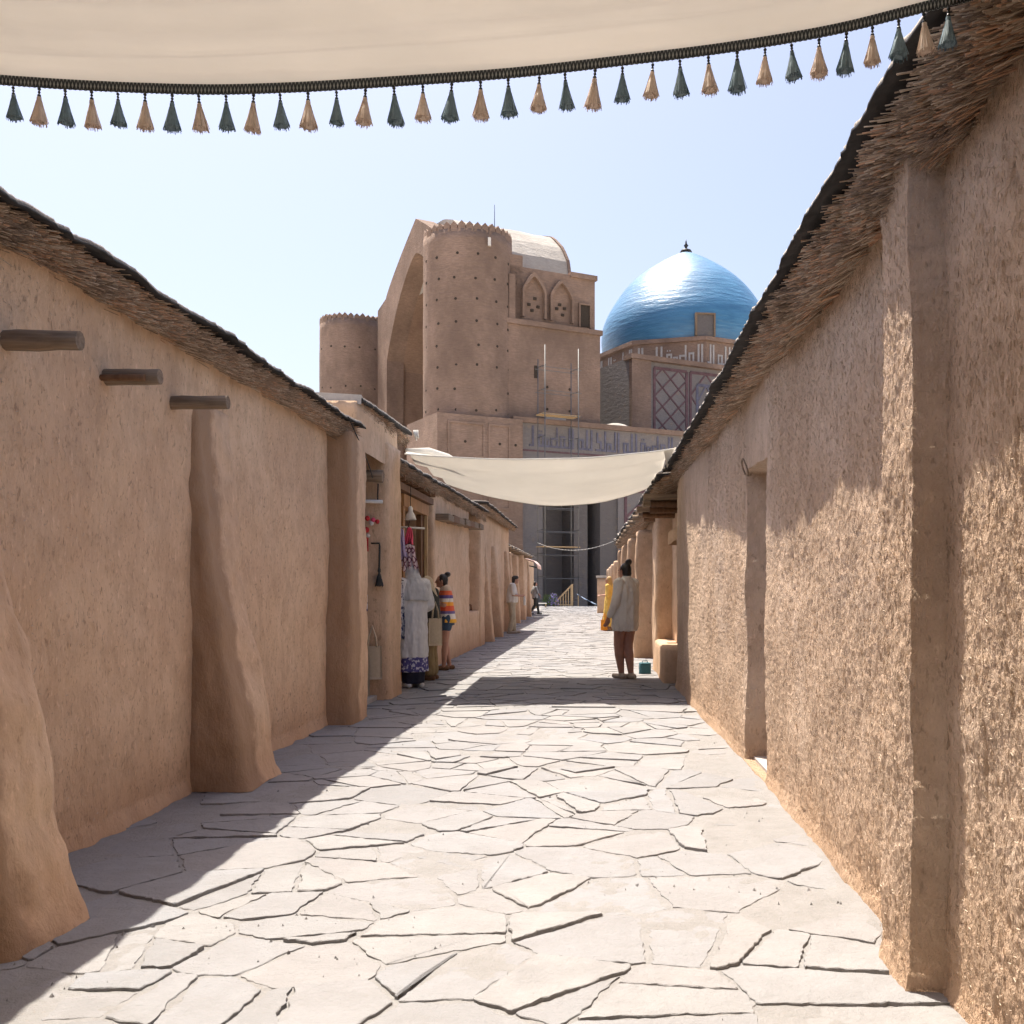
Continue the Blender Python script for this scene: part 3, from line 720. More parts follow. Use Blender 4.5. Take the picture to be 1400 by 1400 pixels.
def tote(x, y, z0, w_, h_, label, mat='cloth_canvas', rz=0.):
    t = thing('tote_bag', label, 'bag', (x, y, z0), rz)
    nx_, nz_ = 9, 12; V = []
    for s in (1, -1):
        for j in range(nz_):
            for i in range(nx_):
                a, b = i / (nx_ - 1) - .5, j / (nz_ - 1)
                bul = .030 * (1 - (2 * a) ** 2) * (1 - .75 * b) + .004 * float(pn(a * 6, b * 6, s + x * 3)) + .004
                V.append((a * w_ * (1 + .05 * (1 - b)), s * bul, b * h_))
    V = np.array(V); k = nx_ * nz_
    q = [gridq(nz_, nx_, 0, True), gridq(nz_, nx_, k)]
    Fs = [tuple(a) for b in q for a in b]
    for j in range(nz_ - 1): Fs += [(j * nx_, (j + 1) * nx_, k + (j + 1) * nx_, k + j * nx_), (j * nx_ + nx_ - 1, k + j * nx_ + nx_ - 1, k + (j + 1) * nx_ + nx_ - 1, (j + 1) * nx_ + nx_ - 1)]
    Fs += [(i, k + i, k + i + 1, i + 1) for i in range(nx_ - 1)]
    mk('bag_body', V, Fs, mat, t, True)
    for s in (1, -1):
        m_ = MB(); m_.tube([(-w_ * .25, s * .012, h_ * .97), (-w_ * .2, s * .012, h_ * 1.25), (0, s * .006, h_ * 1.6), (w_ * .2, s * .012, h_ * 1.25), (w_ * .25, s * .012, h_ * .97)], .010, 6); m_.build('handle', mat, t, True)
    return t
tote(-2.74, jy - .06, .26, .22, .40, 'cream canvas tote bag hanging on the shop jamb, upper and right one')
tote(-2.86, jy - .13, .05, .20, .52, 'long cream canvas tote bag hanging low on the shop jamb, behind the buttress edge')

# ================================================================== left: shop with wooden door and clothes
SH = place('mud_shop', 'mud shop with a carved wooden door frame, garments hung outside it, on the left', 'shop', (-2.8, 15.5, 0))
adobe_block('back_wall', (-4.4, -3.12, 13.2, 14.95), -.01, 3.0, SH, 'adobe_smooth', .03, .12)
adobe_block('wall_over_door', (-4.4, -3.05, 14.9, 17.2), 2.80, 3.05, SH, 'adobe_smooth', .03, .12)
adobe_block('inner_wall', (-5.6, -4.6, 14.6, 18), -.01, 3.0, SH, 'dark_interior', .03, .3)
for y in (14.98, 16.98):
    mb = MB(); mb.box(-2.99, -2.86, y - .07, y + .07, 0, 2.72); mb.build('door_post', 'timber', SH)
mb = MB(); mb.box(-3.0, -2.85, 14.90, 17.06, 2.56, 2.74); mb.build('door_lintel', 'timber', SH)
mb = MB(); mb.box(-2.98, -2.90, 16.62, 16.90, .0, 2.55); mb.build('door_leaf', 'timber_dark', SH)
mb = MB(); mb.bar((-2.86, 16.86, .02), (-2.86, 16.86, 2.55), .05, .05); mb.build('door_stile', 'timber_pale', SH)
for i, y in enumerate(np.linspace(13.5, 17.2, 8)):
    log('rafter', (-4., y, 2.98), (-2.76, y, 2.93), .045, SH, 'timber_dark', 8, 40 + i)
mb = MB(); mb.box(-2.95, -2.80, 13.25, 17.25, 2.76, 2.86); mb.build('eaves_beam', 'timber_dark', SH)
roof(SH, -1, 13.25, 17.5, -2.68, lambda y: pl(y, [(13, 3.10), (17.5, 3.13)]), 4., 8.6, .03, .02)
reeds('thatch', -1, 13.3, 17.45, 4200, -2.85, -2.69, 3.02, .08, SH, 29)

# left: plain mud building with beam row and window niche
SD = place('mud_building', 'mud-plastered building with a row of beam ends and a window niche behind the striped-top person', 'building', (-2.85, 21, 0))
adobe_block('wall', (-7, -2.84, 17.5, 22.35), -.01, 3.12, SD, 'adobe_smooth', .06, .1, .03, .0, 11.)
adobe_block('wall_below_window', (-7, -2.84, 22.3, 24.2), -.01, .82, SD, 'adobe_smooth', .03, .1, .02, .02, 12.)
adobe_block('niche_back', (-7, -3.25, 22.3, 24.3), .5, 3.1, SD, 'adobe', .03, .15)
adobe_block('wall', (-7, -2.80, 24.1, 25.0), -.01, 3.14, SD, 'adobe_smooth', .06, .1, .02, .0, 14.)
for i in range(7):
    y = 18.1 + i * .78; z = 2.60 + i * .022
    mb = MB(); mb.box(-3.2, -2.62 - .01 * (i % 3), y - .34, y + .34, z - .055, z + .055 + .01 * (i % 2)); mb.build('beam_end', 'timber_dark' if i % 3 == 1 else 'log', SD)
for i in range(4): 
    mb = MB(); mb.lathe([(.004, 0), (.06, .01), (.05, .06 + .02 * i), (.03, .09 + .02 * i)], 10, (-3.0, 22.6 + .35 * i, .845)); mb.build('sill_pot', 'timber_dark', SD, True)
roof(SD, -1, 17.55, 25., -2.70, lambda y: pl(y, [(17, 3.16), (21, 3.2), (25, 3.24)]), 4., 9.9, .03, .02)
reeds('thatch', -1, 17.6, 25., 5000, -2.8, -2.72, 3.07, .10, SD, 31)

# left: farther buildings with thin buttresses
SE = place('mud_building', 'tall mud building with thin sloping buttresses behind the person in the dark cap', 'building', (-3.0, 30, 0))
adobe_block('wall', (-8, -3.02, 25, 34), -.01, 3.34, SE, 'adobe_smooth', .06, .2, .03, .0, 15.)
for i, y in enumerate((26.2, 28.7, 32.6)):
    adobe_block('buttress', (lambda y: lambda t: (-3.2, -2.70 - .22 * t, y - .16, y + .16))(y), -.01, 2.5, SE, 'adobe_smooth', .05, .12, .02, .04, 20. + i)
roof(SE, -1, 25, 34, -2.72, lambda y: pl(y, [(25, 3.46), (34, 3.40)]), 4., 12.9, .04, .03)
reeds('thatch', -1, 25, 34, 4000, -2.95, -2.76, 3.34, .09, SE, 37)
SF = place('mud_building', 'low far mud building with buttresses at the end of the left row', 'building', (-3.3, 43, 0))
adobe_block('wall', lambda t: (-8, -3.50, 34, 50), -.01, 2.75, SF, 'adobe_smooth', .06, .3, .04, .03, 25.)
for i, y in enumerate((36.5, 40.2, 44.5, 49.6)):
    adobe_block('buttress', (lambda y: lambda t: (-3.9, -3.02 - .021 * (y - 36) - .12 * t, y - .2, y + .2))(y), -.01, 2.62 + .35 * (i == 2), SF, 'adobe_smooth', .05, .2, .02, .04, 30. + i)
for i in range(9):
    log('roof_pole', (-3.9, 35 + i * 1.6, 2.84), (-3.15, 35 + i * 1.6, 2.82), .06, SF, 'log', 8, 60 + i)
roof(SF, -1, 34, 50.2, -3.25, 2.93, 4., 14.9, .04, .03)
aw = thing('shop_awning', 'small rounded pink and white awning jutting from the far left shops', 'awning', (-3.5, 52.5, 2.42))
prof = [(0, .42), (.35, .40), (.65, .30), (.80, .12), (.82, -.06)]
V = []; Fs = []
for (dx, dz) in prof:
    for i in range(9): V.append((-.55 + dx * 1.15, -1.6 + 3.2 * i / 8, dz + .02 * math.sin(i * 2.1)))
Fs = [tuple(q) for q in gridq(len(prof), 9)]
o = mk('canopy', V, Fs, 'awning_pink', aw, True); sm = o.modifiers.new('solid', 'SOLIDIFY'); sm.thickness = .03
for y in (-1.5, 1.5): MB().tube([(-.5, y, .2), (.35, y, .0)], .025, 6).build('bracket', 'iron', aw)
SG = place('mud_building', 'last mud block of the left row, beside the pink awning', 'building', (-3.8, 56, 0))
adobe_block('wall', (-9, -3.98, 50.4, 62), -2.0, 2.9, SG, 'adobe_smooth', .06, .4, .04, .03, 45.)

# ================================================================== right: farther buildings
RB = place('mud_shop', 'mud shop front with projecting planks and low bench, right side', 'shop', (1.1, 16, 0))
adobe_block('wall', (1.22, 5, 14.12, 18.1), -.01, 2.95, RB, 'adobe_smooth', .04, .1, .02, .0, 51.)
adobe_block('bench', lambda t: (.90 + .03 * t, 1.5, 14.6, 17.3), -.01, .46, RB, 'adobe_smooth', .06, .06, .02, .04, 53.)
adobe_block('pillar', lambda t: (.93 + .03 * t, 1.5, 17.3, 18.15), -.01, 2.9, RB, 'adobe_smooth', .06, .08, .02, .0, 54.)
adobe_block('ledge', (1.05, 1.5, 14.15, 15.7), 2.02, 2.2, RB, 'adobe_smooth', .05, .08, .02, .03, 55.)
for i, (y, x) in enumerate(((14.5, .62), (15.6, .66), (16.7, .60), (17.6, .66))):
    mb = MB(); mb.box(x, 1.6, y - .17, y + .17, 2.60, 2.68 + .012 * (i % 2)); mb.build('plank', 'log', RB)
    log('beam', (1.6, y, 2.55), (x + .1, y, 2.55), .05, RB, 'timber_dark', 8, 80 + i)
roof(RB, 1, 14.2, 19.0, lambda y: pl(y, [(14, .80), (19, .70)]), 2.93, 4., 21.9, .03, .03)
reeds('thatch', 1, 14.15, 19, 4200, 1.15, lambda y: pl(y, [(14, .84), (19, .74)]), 2.78, .13, RB, 41)
RC = place('mud_building', 'mud building with three round-topped buttresses on the right beyond the pale-shirted person', 'building', (.9, 24, 0))
adobe_block('wall', (1.02, 5, 18.9, 32), -.01, 2.72, RC, 'adobe_smooth', .06, .15, .03, .0, 57.)
for i, (y, x) in enumerate(((20.2, .66), (23.4, .58), (27.0, .52), (30.6, .48))):
    adobe_block('buttress', (lambda y, x: lambda t: (x + .06 * t, 1.3, y - .17, y + .17))(y, x), -.01, 2.44, RC, 'adobe_smooth', .05, .07, .022, .07, 60. + i)
for i in range(8):
    log('roof_pole', (1.4, 19.4 + i * 1.6, 2.72), (.62 - .02 * i, 19.4 + i * 1.6, 2.70), .05, RC, 'log', 8, 90 + i)
roof(RC, 1, 19.0, 32, lambda y: pl(y, [(19, .70), (32, .46)]), 2.86, 4., 25.9, .04, .05)
reeds('thatch', 1, 19, 32, 5200, 1.0, lambda y: pl(y, [(19, .72), (32, .50)]), 2.72, .12, RC, 43, wild=1.6)
RD = place('mud_building', 'low far mud building with narrow fins at the end of the right row', 'building', (.7, 44, 0))
adobe_block('wall', lambda t: (.78, 5, 32.2, 53), -.01, 2.25, RD, 'adobe_smooth', .06, .3, .04, .03, 67.)
for i, y in enumerate((37., 42., 47., 52.)):
    adobe_block('buttress', (lambda y, x: lambda t: (x, 1.3, y - .2, y + .2))(y, .50 - .05 * i), -.01, 2.30, RD, 'adobe_smooth', .08, .15, .02, .06, 70. + i)
PR = place('gate_pier', 'short square mud pier with pale cap at the right end of the alley', 'pier', (.1, 57, 0))
adobe_block('shaft', (-.14, .40, 56.7, 57.3), -.01, 1.95, PR, 'adobe_smooth', .03, .2, .01, .0, 77.)
adobe_block('cap', (-.20, .46, 56.64, 57.36), 1.95, 2.05, PR, 'roof_clay', .03, .1, .01, .02, 78.)

# ================================================================== sails over the alley
def smooth_pl(t, pts):
    x = np.array([p[0] for p in pts], float); y = np.array([p[1] for p in pts], float)
    m = np.gradient(y, x); i = np.clip(np.searchsorted(x, t) - 1, 0, len(x) - 2); h = x[i + 1] - x[i]; s = (t - x[i]) / h
    return (2 * s**3 - 3 * s**2 + 1) * y[i] + (s**3 - 2 * s**2 + s) * h * m[i] + (-2 * s**3 + 3 * s**2) * y[i + 1] + (s**3 - s**2) * h * m[i + 1]
EDGE = [(-330, 70), (-150, 92), (0, 103), (90, 109), (200, 114), (290, 116), (400, 113), (550, 104), (700, 93), (850, 76), (1000, 57), (1150, 31), (1265, 2), (1330, -14)]
def edge_pt(u):
    v = smooth_pl(u, EDGE); Y = np.interp(u, [-330, 0, 700, 1300], [3.1, 3.02, 2.88, 2.66])
    return np.stack([(u - U0) / F * Y, Y, H - (v - V0) / F * Y], -1)
NS = place('shade_awning', 'cream cloth awning with braided trim and tassels stretched overhead across the alley', 'awning', (-.8, 2.4, 0))
def near_sail():
    us = np.linspace(-330, 1330, 150); E = edge_pt(us); nw = 110; V = []
    for j in range(nw):
        w_ = (j / (nw - 1)) ** 1.5; P = E.copy(); L = 4.4 * w_
        P[:, 1] -= L
        s = (us + 330) / 1660
        sag = -.17 * 4 * s * (1 - s) * math.sin(min(1, w_ * 1.0) * math.pi)
        fold = (.0085 * np.sin(L * 42 + 3.2 * s + 2.2 * fbm(s * 2, L * .7, 0, 2)) + .012 * np.sin(L * 19 - 2. * s)) * min(1, L / .07) + .003 * np.sin(L * 110 + 5 * s + 2 * pn(s * 4, L, 2.)) * min(1, w_ * 20)
        P[:, 2] += sag + fold + .02 * fbm(s * 3, L * .8, 4., 3) * min(1, w_ * 8)
        V.append(P)
    V = np.array(V); o = mkq('cloth', V.reshape(-1, 3), gridq(nw, len(us)), 'sail_near', NS, True)
    sd = o.modifiers.new('solid', 'SOLIDIFY'); sd.thickness = .0012
    # braided trim hanging at the edge: a thin band with a scalloped lower line
    n = 700; us = np.linspace(-330, 1330, n); E = edge_pt(us); rows = []
    for k, (dz, dy) in enumerate(((.002, .004), (-.009, .007), (-.020, .007), (-.029, .004), (-.0288, .0), (.002, 0))):
        P = E.copy(); P[:, 2] += dz + .0012 * np.sin(us * .9) * (k in (3, 4)); P[:, 1] += dy - .004; rows.append(P)
    A = np.array(rows); o = mkq('trim', A.reshape(-1, 3), gridq(len(rows), n, flip=True), 'trim', NS, True)
    uv = o.data.uv_layers.new(name='UVMap'); li = np.zeros(len(o.data.loops), np.int32); o.data.loops.foreach_get('vertex_index', li)
    uu = (li % n) / (n - 1); vv = (li // n) / 3.; uv.data.foreach_set('uv', np.stack([uu, vv], -1).astype(np.float32).ravel())
near_sail()
def tassel_meshes():
    out = {}
    for nm, mat in (('teal', 'tassel_teal'), ('beige', 'tassel_beige')):
        L = []
        for v in range(4):
            r = random.Random(v * 7 + 1); mb = MB()
            mb.lathe([(.002, 0), (.006, -.003), (.0065, -.010), (.005, -.014), (.008, -.022), (.0125, -.036), (.018, -.060), (.020, -.068), (.014, -.070)], 12)
            strands(mb, Vector((0, 0, -.012)), .062, .0065, .0235, 110, r, .0009)
            me = bpy.data.meshes.new('tassel'); me.from_pydata([tuple(p) for p in mb.v], [], mb.f); me.update(); me.materials.append(M[mat]); L.append(me)
        out[nm] = L
    mb = MB(); z = 0
    for r_, k in ((.0048, 0), (.0040, 1), (.0052, 0)):
        pr = [(.0006, z), (r_ * .75, z - r_ * .4), (r_, z - r_), (r_ * .75, z - r_ * 1.6), (.0006, z - 2 * r_)]; mb.lathe(pr, 10); z -= 2 * r_ - .0004
    mb.tube([(0, 0, .010), (0, 0, .0)], .0011, 5)
    me = bpy.data.meshes.new('beads'); me.from_pydata([tuple(p) for p in mb.v], [], mb.f); me.update(); me.materials.append(M['bead'])
    for p in me.polygons: p.use_smooth = True
    out['beads'] = me; return out
TM = tassel_meshes()
TU = [18, 53, 89, 125, 161, 198, 235, 272, 309, 346, 383, 421, 460, 499, 539, 578, 617, 657, 695, 737, 773, 813, 851, 892, 930, 969, 1008, 1046, 1083, 1120, 1157, 1193, 1229, 1264, 1297]
TU = [-128, -91, -55, -18] + TU
for i, u in enumerate(TU):
    e = edge_pt(np.array([float(u)]))[0]; r = random.Random(i)
    t = bpy.data.objects.new('tassel', TM['teal' if i % 2 == 0 else 'beige'][r.randrange(4)]); COL.objects.link(t)
    t.parent = NS; t.matrix_parent_inverse = Matrix.Translation(-NS.location)
    t.location = (e[0], e[1] + .002, e[2] - .052); t.rotation_euler = (r.uniform(-.08, .08), r.uniform(-.09, .09), r.uniform(0, 6.28)); s_ = r.uniform(.99, 1.13); t.scale = (s_, s_, s_)
    b = bpy.data.objects.new('beads', TM['beads']); COL.objects.link(b); b.parent = t; b.location = (0, 0, .023)
for (a, b) in (((-2.55, 3.2, 3.05), (-2.36, 3.1, 2.97)), ((.92, 2.6, 3.0), (.97, 2.64, 2.98))):
    MB().tube([a, b], .006, 6).build('tie_rope', 'cloth_canvas', NS)

FS = place('shade_awning', 'plain cream cloth awning sagging between the roofs farther along the alley', 'awning', (-.8, 14.6, 0))
def far_sail():
    nu, nw = 90, 40; V = []
    c00, c10 = px(553, 621, 12.75), px(921, 613, 12.75)
    c01, c11 = px(612, 660, 16.6), px(888, 668, 16.3)
    for j in range(nw):
        w_ = j / (nw - 1)
        for i in range(nu):
            s = i / (nu - 1); p = c00.lerp(c10, s).lerp(c01.lerp(c11, s), w_)
            pull = 1 - .10 * math.sin(math.pi * s)
            sag = -(.115 + .20 * w_ ** 1.6) * 4 * s * (1 - s) * (1 + .25 * (s - .5)) - .10 * math.sin(math.pi * w_) * math.sin(math.pi * s)
            # folds fan out from the pulled corners
            f = .034 * math.sin(26 * w_ + 5 * s * (1 - s)) * math.exp(-((w_ - .05) / .25) ** 2) + .030 * math.sin(18 * w_ - 3 * s) * (math.exp(-s * 5) + math.exp(-(1 - s) * 5))
            p = p + Vector((0, .16 * math.sin(math.pi * s) * (.5 - w_) * 2 * .6, sag + f + .012 * float(pn(s * 5, w_ * 4, 3.))))
            V.append(p)
    o = mkq('cloth', np.array([tuple(p) for p in V]), gridq(nw, nu, flip=True), 'sail_far', FS, True)
    sd = o.modifiers.new('solid', 'SOLIDIFY'); sd.thickness = .0015
    # hemmed border
    for row, nm in ((0, 'hem'), (nw - 1, 'hem')):
        MB().tube([V[row * nu + i] + Vector((0, 0, .002)) for i in range(0, nu, 2)] + [V[row * nu + nu - 1]], .009, 6).build(nm, 'sail_far', FS, True)
    # loose spare cloth rolled on the left roof and a pulled corner on the right
    MB().tube([px(556, 616, 13.3), px(585, 618, 13.6), px(612, 626, 13.9), px(632, 634, 14.2)], [.03, .06, .055, .02], 10).build('rolled_edge', 'sail_far', FS, True)
    a, b, c_ = px(908, 617, 12.8), px(925, 611, 12.7), px(912, 640, 13.2)
    mk('corner_flap', [a, b, c_, a + Vector((0, .02, 0)), b + Vector((0, .02, 0)), c_ + Vector((0, .02, 0))], [(0, 2, 1), (3, 4, 5), (0, 1, 4, 3), (1, 2, 5, 4), (2, 0, 3, 5)], 'sail_far', FS)
far_sail()
st = MB(); a, b = px(735, 742, 34.5), px(843, 738, 30)
st.tube([a.lerp(b, t) + Vector((0, 0, -.28 * 4 * t * (1 - t))) for t in np.linspace(0, 1, 24)], .004, 5)
for t in np.linspace(.3, .85, 14): st.lathe([(.003, .014), (.014, 0), (.003, -.014)], 6, tuple(a.lerp(b, t) + Vector((0, 0, -.28 * 4 * t * (1 - t)))))
tag(st.build('string_of_lights', 'wire_white', None, True), 'thin pale string of small bulbs slung across the far alley', 'string')
rg = MB(); 
for k in range(5):
    p = px(566 + k * 1.2, 588, 13.9); rg.tube([p, p + Vector((.01, 0, -.08 - .03 * (k % 3)))], .012, 5)
tag(rg.build('torn_cloth', 'cloth_white', None, True), 'torn strip of white cloth caught on the corner of the grey shop roof', 'cloth')

# ================================================================== monument
E1 = Vector((.872, .49, 0)); NN = Vector((.49, -.872, 0)); TW = Vector((-11.85, 92, 0)); E2 = -NN
def ml(a, b, z): return TW + E1 * a + NN * b + Vector((0, 0, z))
MM = Matrix((tuple(E1), tuple(E2), (0, 0, 1))).transposed().to_4x4(); MM.translation = TW   # local x=a, y=-b
MO = place('mausoleum', 'huge brick mausoleum with portal towers, giant arch and glazed blue dome beyond the alley', 'building', tuple(TW + Vector((10, 15, -2))))
ZB = -2.0
def mbox(name, a0, a1, b0, b1, z0, z1, mat, parent=MO):
    return MB().box(a0, a1, -b1, -b0, z0, z1, MM).build(name, mat, parent)
stub_me = None
def stubs(pts, r=.17):
    """dark stubs in place of the scaffold holes, hole shade put into the colour: pts of (position, outward)"""
    global stub_me
    if stub_me is None:
        m_ = MB(); m_.tube([(0, 0, -.35), (0, 0, .04)], [.135, .125], 7); stub_me = bpy.data.meshes.new('putlog'); stub_me.from_pydata([tuple(p) for p in m_.v], [], m_.f); stub_me.materials.append(M['dark_interior'])
    for p, d in pts:
        o = bpy.data.objects.new('putlog', stub_me); COL.objects.link(o); o.parent = MO; o.matrix_parent_inverse = Matrix.Translation(-MO.location)
        o.location = p; o.rotation_euler = Vector(d).to_track_quat('Z', 'Y').to_euler()
def tower(c, r, z1, ring_z, n_mer):
    """unfinished round portal tower: slightly tapering, toothed top"""
    n = 64; zs = np.linspace(ZB, z1, 40); V = []
    for z in zs:
        a = np.arange(n) * 2 * math.pi / n; rr = r * (1.02 - .02 * (z - ZB) / (z1 - ZB)) + .05 * fbm(np.cos(a) * 3 + c.x, np.sin(a) * 3, z * .4, 3)
        V.append(np.stack([c.x + rr * np.cos(a), c.y + rr * np.sin(a), np.full(n, z)], -1))
    V = np.concatenate(V); nr = len(zs)
    i = np.arange(nr - 1)[:, None] * n + np.arange(n); j = np.arange(nr - 1)[:, None] * n + (np.arange(n) + 1) % n
    q = np.stack([i, j, j + n, i + n], -1).reshape(-1, 4)
    t = mk('tower', V, [tuple(x) for x in q] + [tuple(range((nr - 1) * n, nr * n))], 'mon_brick', MO, True)
    me = None; rm = random.Random(int(r * 100))
    m_ = MB(); m_.box(-.25, .25, -.42, .36, -.3, .42); m_.add([(-.25, -.42, .42), (-.25, .36, .42), (-.25, -.03, .78), (.25, -.42, .42), (.25, .36, .42), (.25, -.03, .78)], [(0, 2, 1), (3, 4, 5), (0, 3, 5, 2), (1, 2, 5, 4)])
    me = bpy.data.meshes.new('merlon'); me.from_pydata([tuple(p) for p in m_.v], [], m_.f); me.materials.append(M['mon_brick'])
    for k in range(n_mer):
        a = 2 * math.pi * k / n_mer; o = bpy.data.objects.new('merlon', me); COL.objects.link(o); o.parent = t
        o.location = (c.x + (r - .26) * math.cos(a), c.y + (r - .26) * math.sin(a), z1); o.rotation_euler = (0, 0, a); o.scale = (1, rm.uniform(.7, .8), rm.uniform(.72, .88))
    pts = []
    for z in ring_z:
        for da in (-1.15, -.72, -.26, .2, .66, 1.1):
            a = math.atan2(-c.y, -c.x) + da + rm.uniform(-.04, .04); d = Vector((math.cos(a), math.sin(a), 0)); pts.append((Vector((c.x, c.y, z + rm.uniform(-.16, .16))) + d * r, d))
    stubs(pts)
    return t
TWF = Vector((-29.9, 124.2, 0))
tower(TW, 3.94, 32.4, [16.8 + 1.9 * k for k in range(8)], 36)
t2 = tower(TWF, 3.95, 33.2, [16 + 4.6 * k for k in range(4)], 36)
mbox('tower_base', -4.5, 3.4, -3.5, 4.35, ZB, 16.2, 'mon_brick')
for (a0, a1, z0, z1) in ((-3.6, -.2, 8.2, 11.9), (.1, 2.2, 8.2, 11.9), (-3.6, -.2, 12.3, 15.6), (.1, 2.2, 12.3, 15.6)):   # raised panel frames
    f = MB()
    for bx in ((a0, a1, z0, z0 + .18), (a0, a1, z1 - .18, z1), (a0, a0 + .18, z0 + .18, z1 - .18), (a1 - .18, a1, z0 + .18, z1 - .18)): f.box(bx[0], bx[1], -4.45, -4.34, bx[2], bx[3], MM)
    f.build('panel_frame', 'mon_brick', MO)
stubs([(ml(a, 4.35, z), NN) for a in (-2.0, 1.2, 2.7) for z in (10.0, 13.9)])
mbox('tower_buttress', 2.3, 4.2, -3, 2.6, 14.0, 31.2, 'mon_brick')
stubs([(ml(3.3, 2.6, 16.8 + 2.7 * k), NN) for k in range(4)])
# antenna and a lamp on the near tower
m_ = MB(); m_.tube([ml(1.6, 2.3, 32), ml(1.6, 2.3, 35.4)], [.05, .02], 6); m_.build('antenna', 'iron', MO)
m_ = MB(); m_.tube([ml(.9, -1.5, 32), ml(.9, -1.5, 34.6)], [.04, .015], 6); m_.build('antenna', 'iron', MO)
p = ml(.5, 3.6, 31.4); m_ = MB(); m_.box(-.12, .12, -.4, -.1, -.35, .35, Matrix.Translation(p + NN * .2)); m_.build('floodlight', 'shoe_white', MO)
# portal: arch screen between the towers, opening towards the left
AC = (TW + TWF) / 2 + E1 * 2.3
def P3(s, k, z): return AC + E2 * s + E1 * k + Vector((0, 0, z))       # s along the screen, k into the iwan
SPR, HS, ZI, ZO = 26.5, 10.35, 37.0, 40.7
def inner(s):    # pointed arch height at |s|
    t = min(1, abs(s) / HS); return SPR + (ZI - SPR) * (1 - t ** 1.45) ** .82 if t < 1 else SPR
def outer(s):
    t = abs(s) / HS; return 34.7 + (ZO - 34.7) * max(0, 1 - t) ** .85 if t < 1 else 34.7 - .9 * min(1, (t - 1) / .4)
def portal():
    S = [-13.4, -12, -10.8] + list(np.linspace(-HS, HS, 49)) + [10.8, 12, 13.4]
    fr, bk = [], []
    V = []; Fs = []
    for s in S:
        lo = inner(s) if abs(s) < HS - 1e-6 else ZB
        for k in (-.8, 1.2): V += [P3(s, k, lo), P3(s, k, outer(s))]
    for i in range(len(S) - 1):
        a, b = i * 4, i * 4 + 4
        Fs += [(a, a + 1, b + 1, b), (a + 2, b + 2, b + 3, a + 3), (a + 1, a + 3, b + 3, b + 1), (a, b, b + 2, a + 2)]
    # inner jambs
    j0, j1 = S.index(-HS) if -HS in S else 3, len(S) - 4
    mk('portal_screen', V, Fs, 'mon_brick', MO)
    # iwan: vault and side walls
    prof = [(-HS, ZB)] + [(s, inner(s)) for s in np.linspace(-HS, HS, 41)] + [(HS, ZB)]
    V = []; Fs = []
    for k in (-.7, 15.):
        V += [P3(s * 1.002, k, z + .02) for s, z in prof]
    n = len(prof); Fs = [(i, i + 1, n + i + 1, n + i) for i in range(n - 1)]
    V += [P3(s * 1.002, 15., z + .02) for s, z in prof]; Fs.append(tuple(range(2 * n, 3 * n)))
    mk('iwan_vault', V, Fs, 'mon_iwan', MO)
    # brick vault seen from outside
    V = []; fac = [(9.6, 34.0), (9.2, 35.6), (7.9, 37.4), (5.6, 39.2), (3.0, 40.1), (0, 40.4)]; fac = fac + [(-a, b) for a, b in fac[-2::-1]]; tt_ = np.linspace(0, 10, 30); prof = [(float(np.interp(t, range(11), [q[0] for q in fac])), float(np.interp(t, range(11), [q[1] for q in fac]))) for t in tt_]
    for k in np.linspace(1.3, 12.6, 12): V += [P3(s, k, z + .12 * float(pn(s * .3, k * .4, 2.))) for s, z in prof]
    n = 30; Fs = [tuple(q) for q in gridq(12, n)] + [tuple(range(11 * n, 12 * n)), tuple(range(n))]
    mk('vault_roof', V, Fs, 'mon_plaster', MO, False)
    V = []
    for k in (12.5, 12.8): V += [P3(s * 1.012, k, z + .14) for s, z in prof] + [P3(s * .97, k, z - .3) for s, z in prof]
    Fs = []
    for i in range(n - 1): Fs += [(i, i + 1, n + i + 1, n + i), (2 * n + i, 3 * n + i, 3 * n + i + 1, 2 * n + i + 1), (i, 2 * n + i, 2 * n + i + 1, i + 1)]
    mk('vault_rib', V, Fs, 'mon_brick', MO)
portal()
# block behind the near tower
mbox('upper_block', 2.0, 11.6, -10, 2.6, 25.2, 30.2, 'mon_brick'); mbox('upper_block', 2.0, 12.0, -10, 2.9, 14.2, 25.2, 'mon_brick')
mbox('cornice', 2.4, 12.15, 2.3, 3.15, 24.9, 25.35, 'mon_brick'); mbox('cornice', 9, 11.75, 2.2, 2.85, 30.0, 30.45, 'mon_brick')
mbox('vault_shoulder', 1.5, 9.4, -18, 2.0, 30.2, 34.9, 'mon_brick') if False else None
def arch_niche(a0, a1, z0, z1, b, frame=.16, mat='mon_brick'):
    """pointed niche standing in relief: a frame in front and a recessed darker panel cut as a hood"""
    ac, hw = (a0 + a1) / 2, (a1 - a0) / 2; zs = z0 + (z1 - z0) * .62
    pr = [(a0, z0), (a0, zs)] + [(ac - hw * math.cos(t), zs + (z1 - zs) * (1 - abs(math.cos(t)) ** 1.35) ** .9) for t in np.linspace(.15, math.pi - .15, 13)] + [(a1, zs), (a1, z0)]
    V = []; Fs = []
    for sc, bb in ((1.0, b + .02), (1.0, b + .45), (1.18, b + .45), (1.18, b + .02)):
        V += [ml(ac + (a - ac) * sc, bb, z0 + (z - z0) * (1 + (sc - 1) * .55)) for a, z in pr]
    n = len(pr)
    for k in range(3):
        for i in range(n - 1): Fs.append((k * n + i, k * n + i + 1, (k + 1) * n + i + 1, (k + 1) * n + i))
    return mk('niche', V, Fs, mat, MO)
arch_niche(4.2, 6.2, 25.7, 29.4, 2.6); arch_niche(7.0, 9.0, 25.7, 29.2, 2.6)
mbox('pilaster', 2.7, 3.3, 2.6, 3.0, 25.4, 29.3, 'mon_brick')
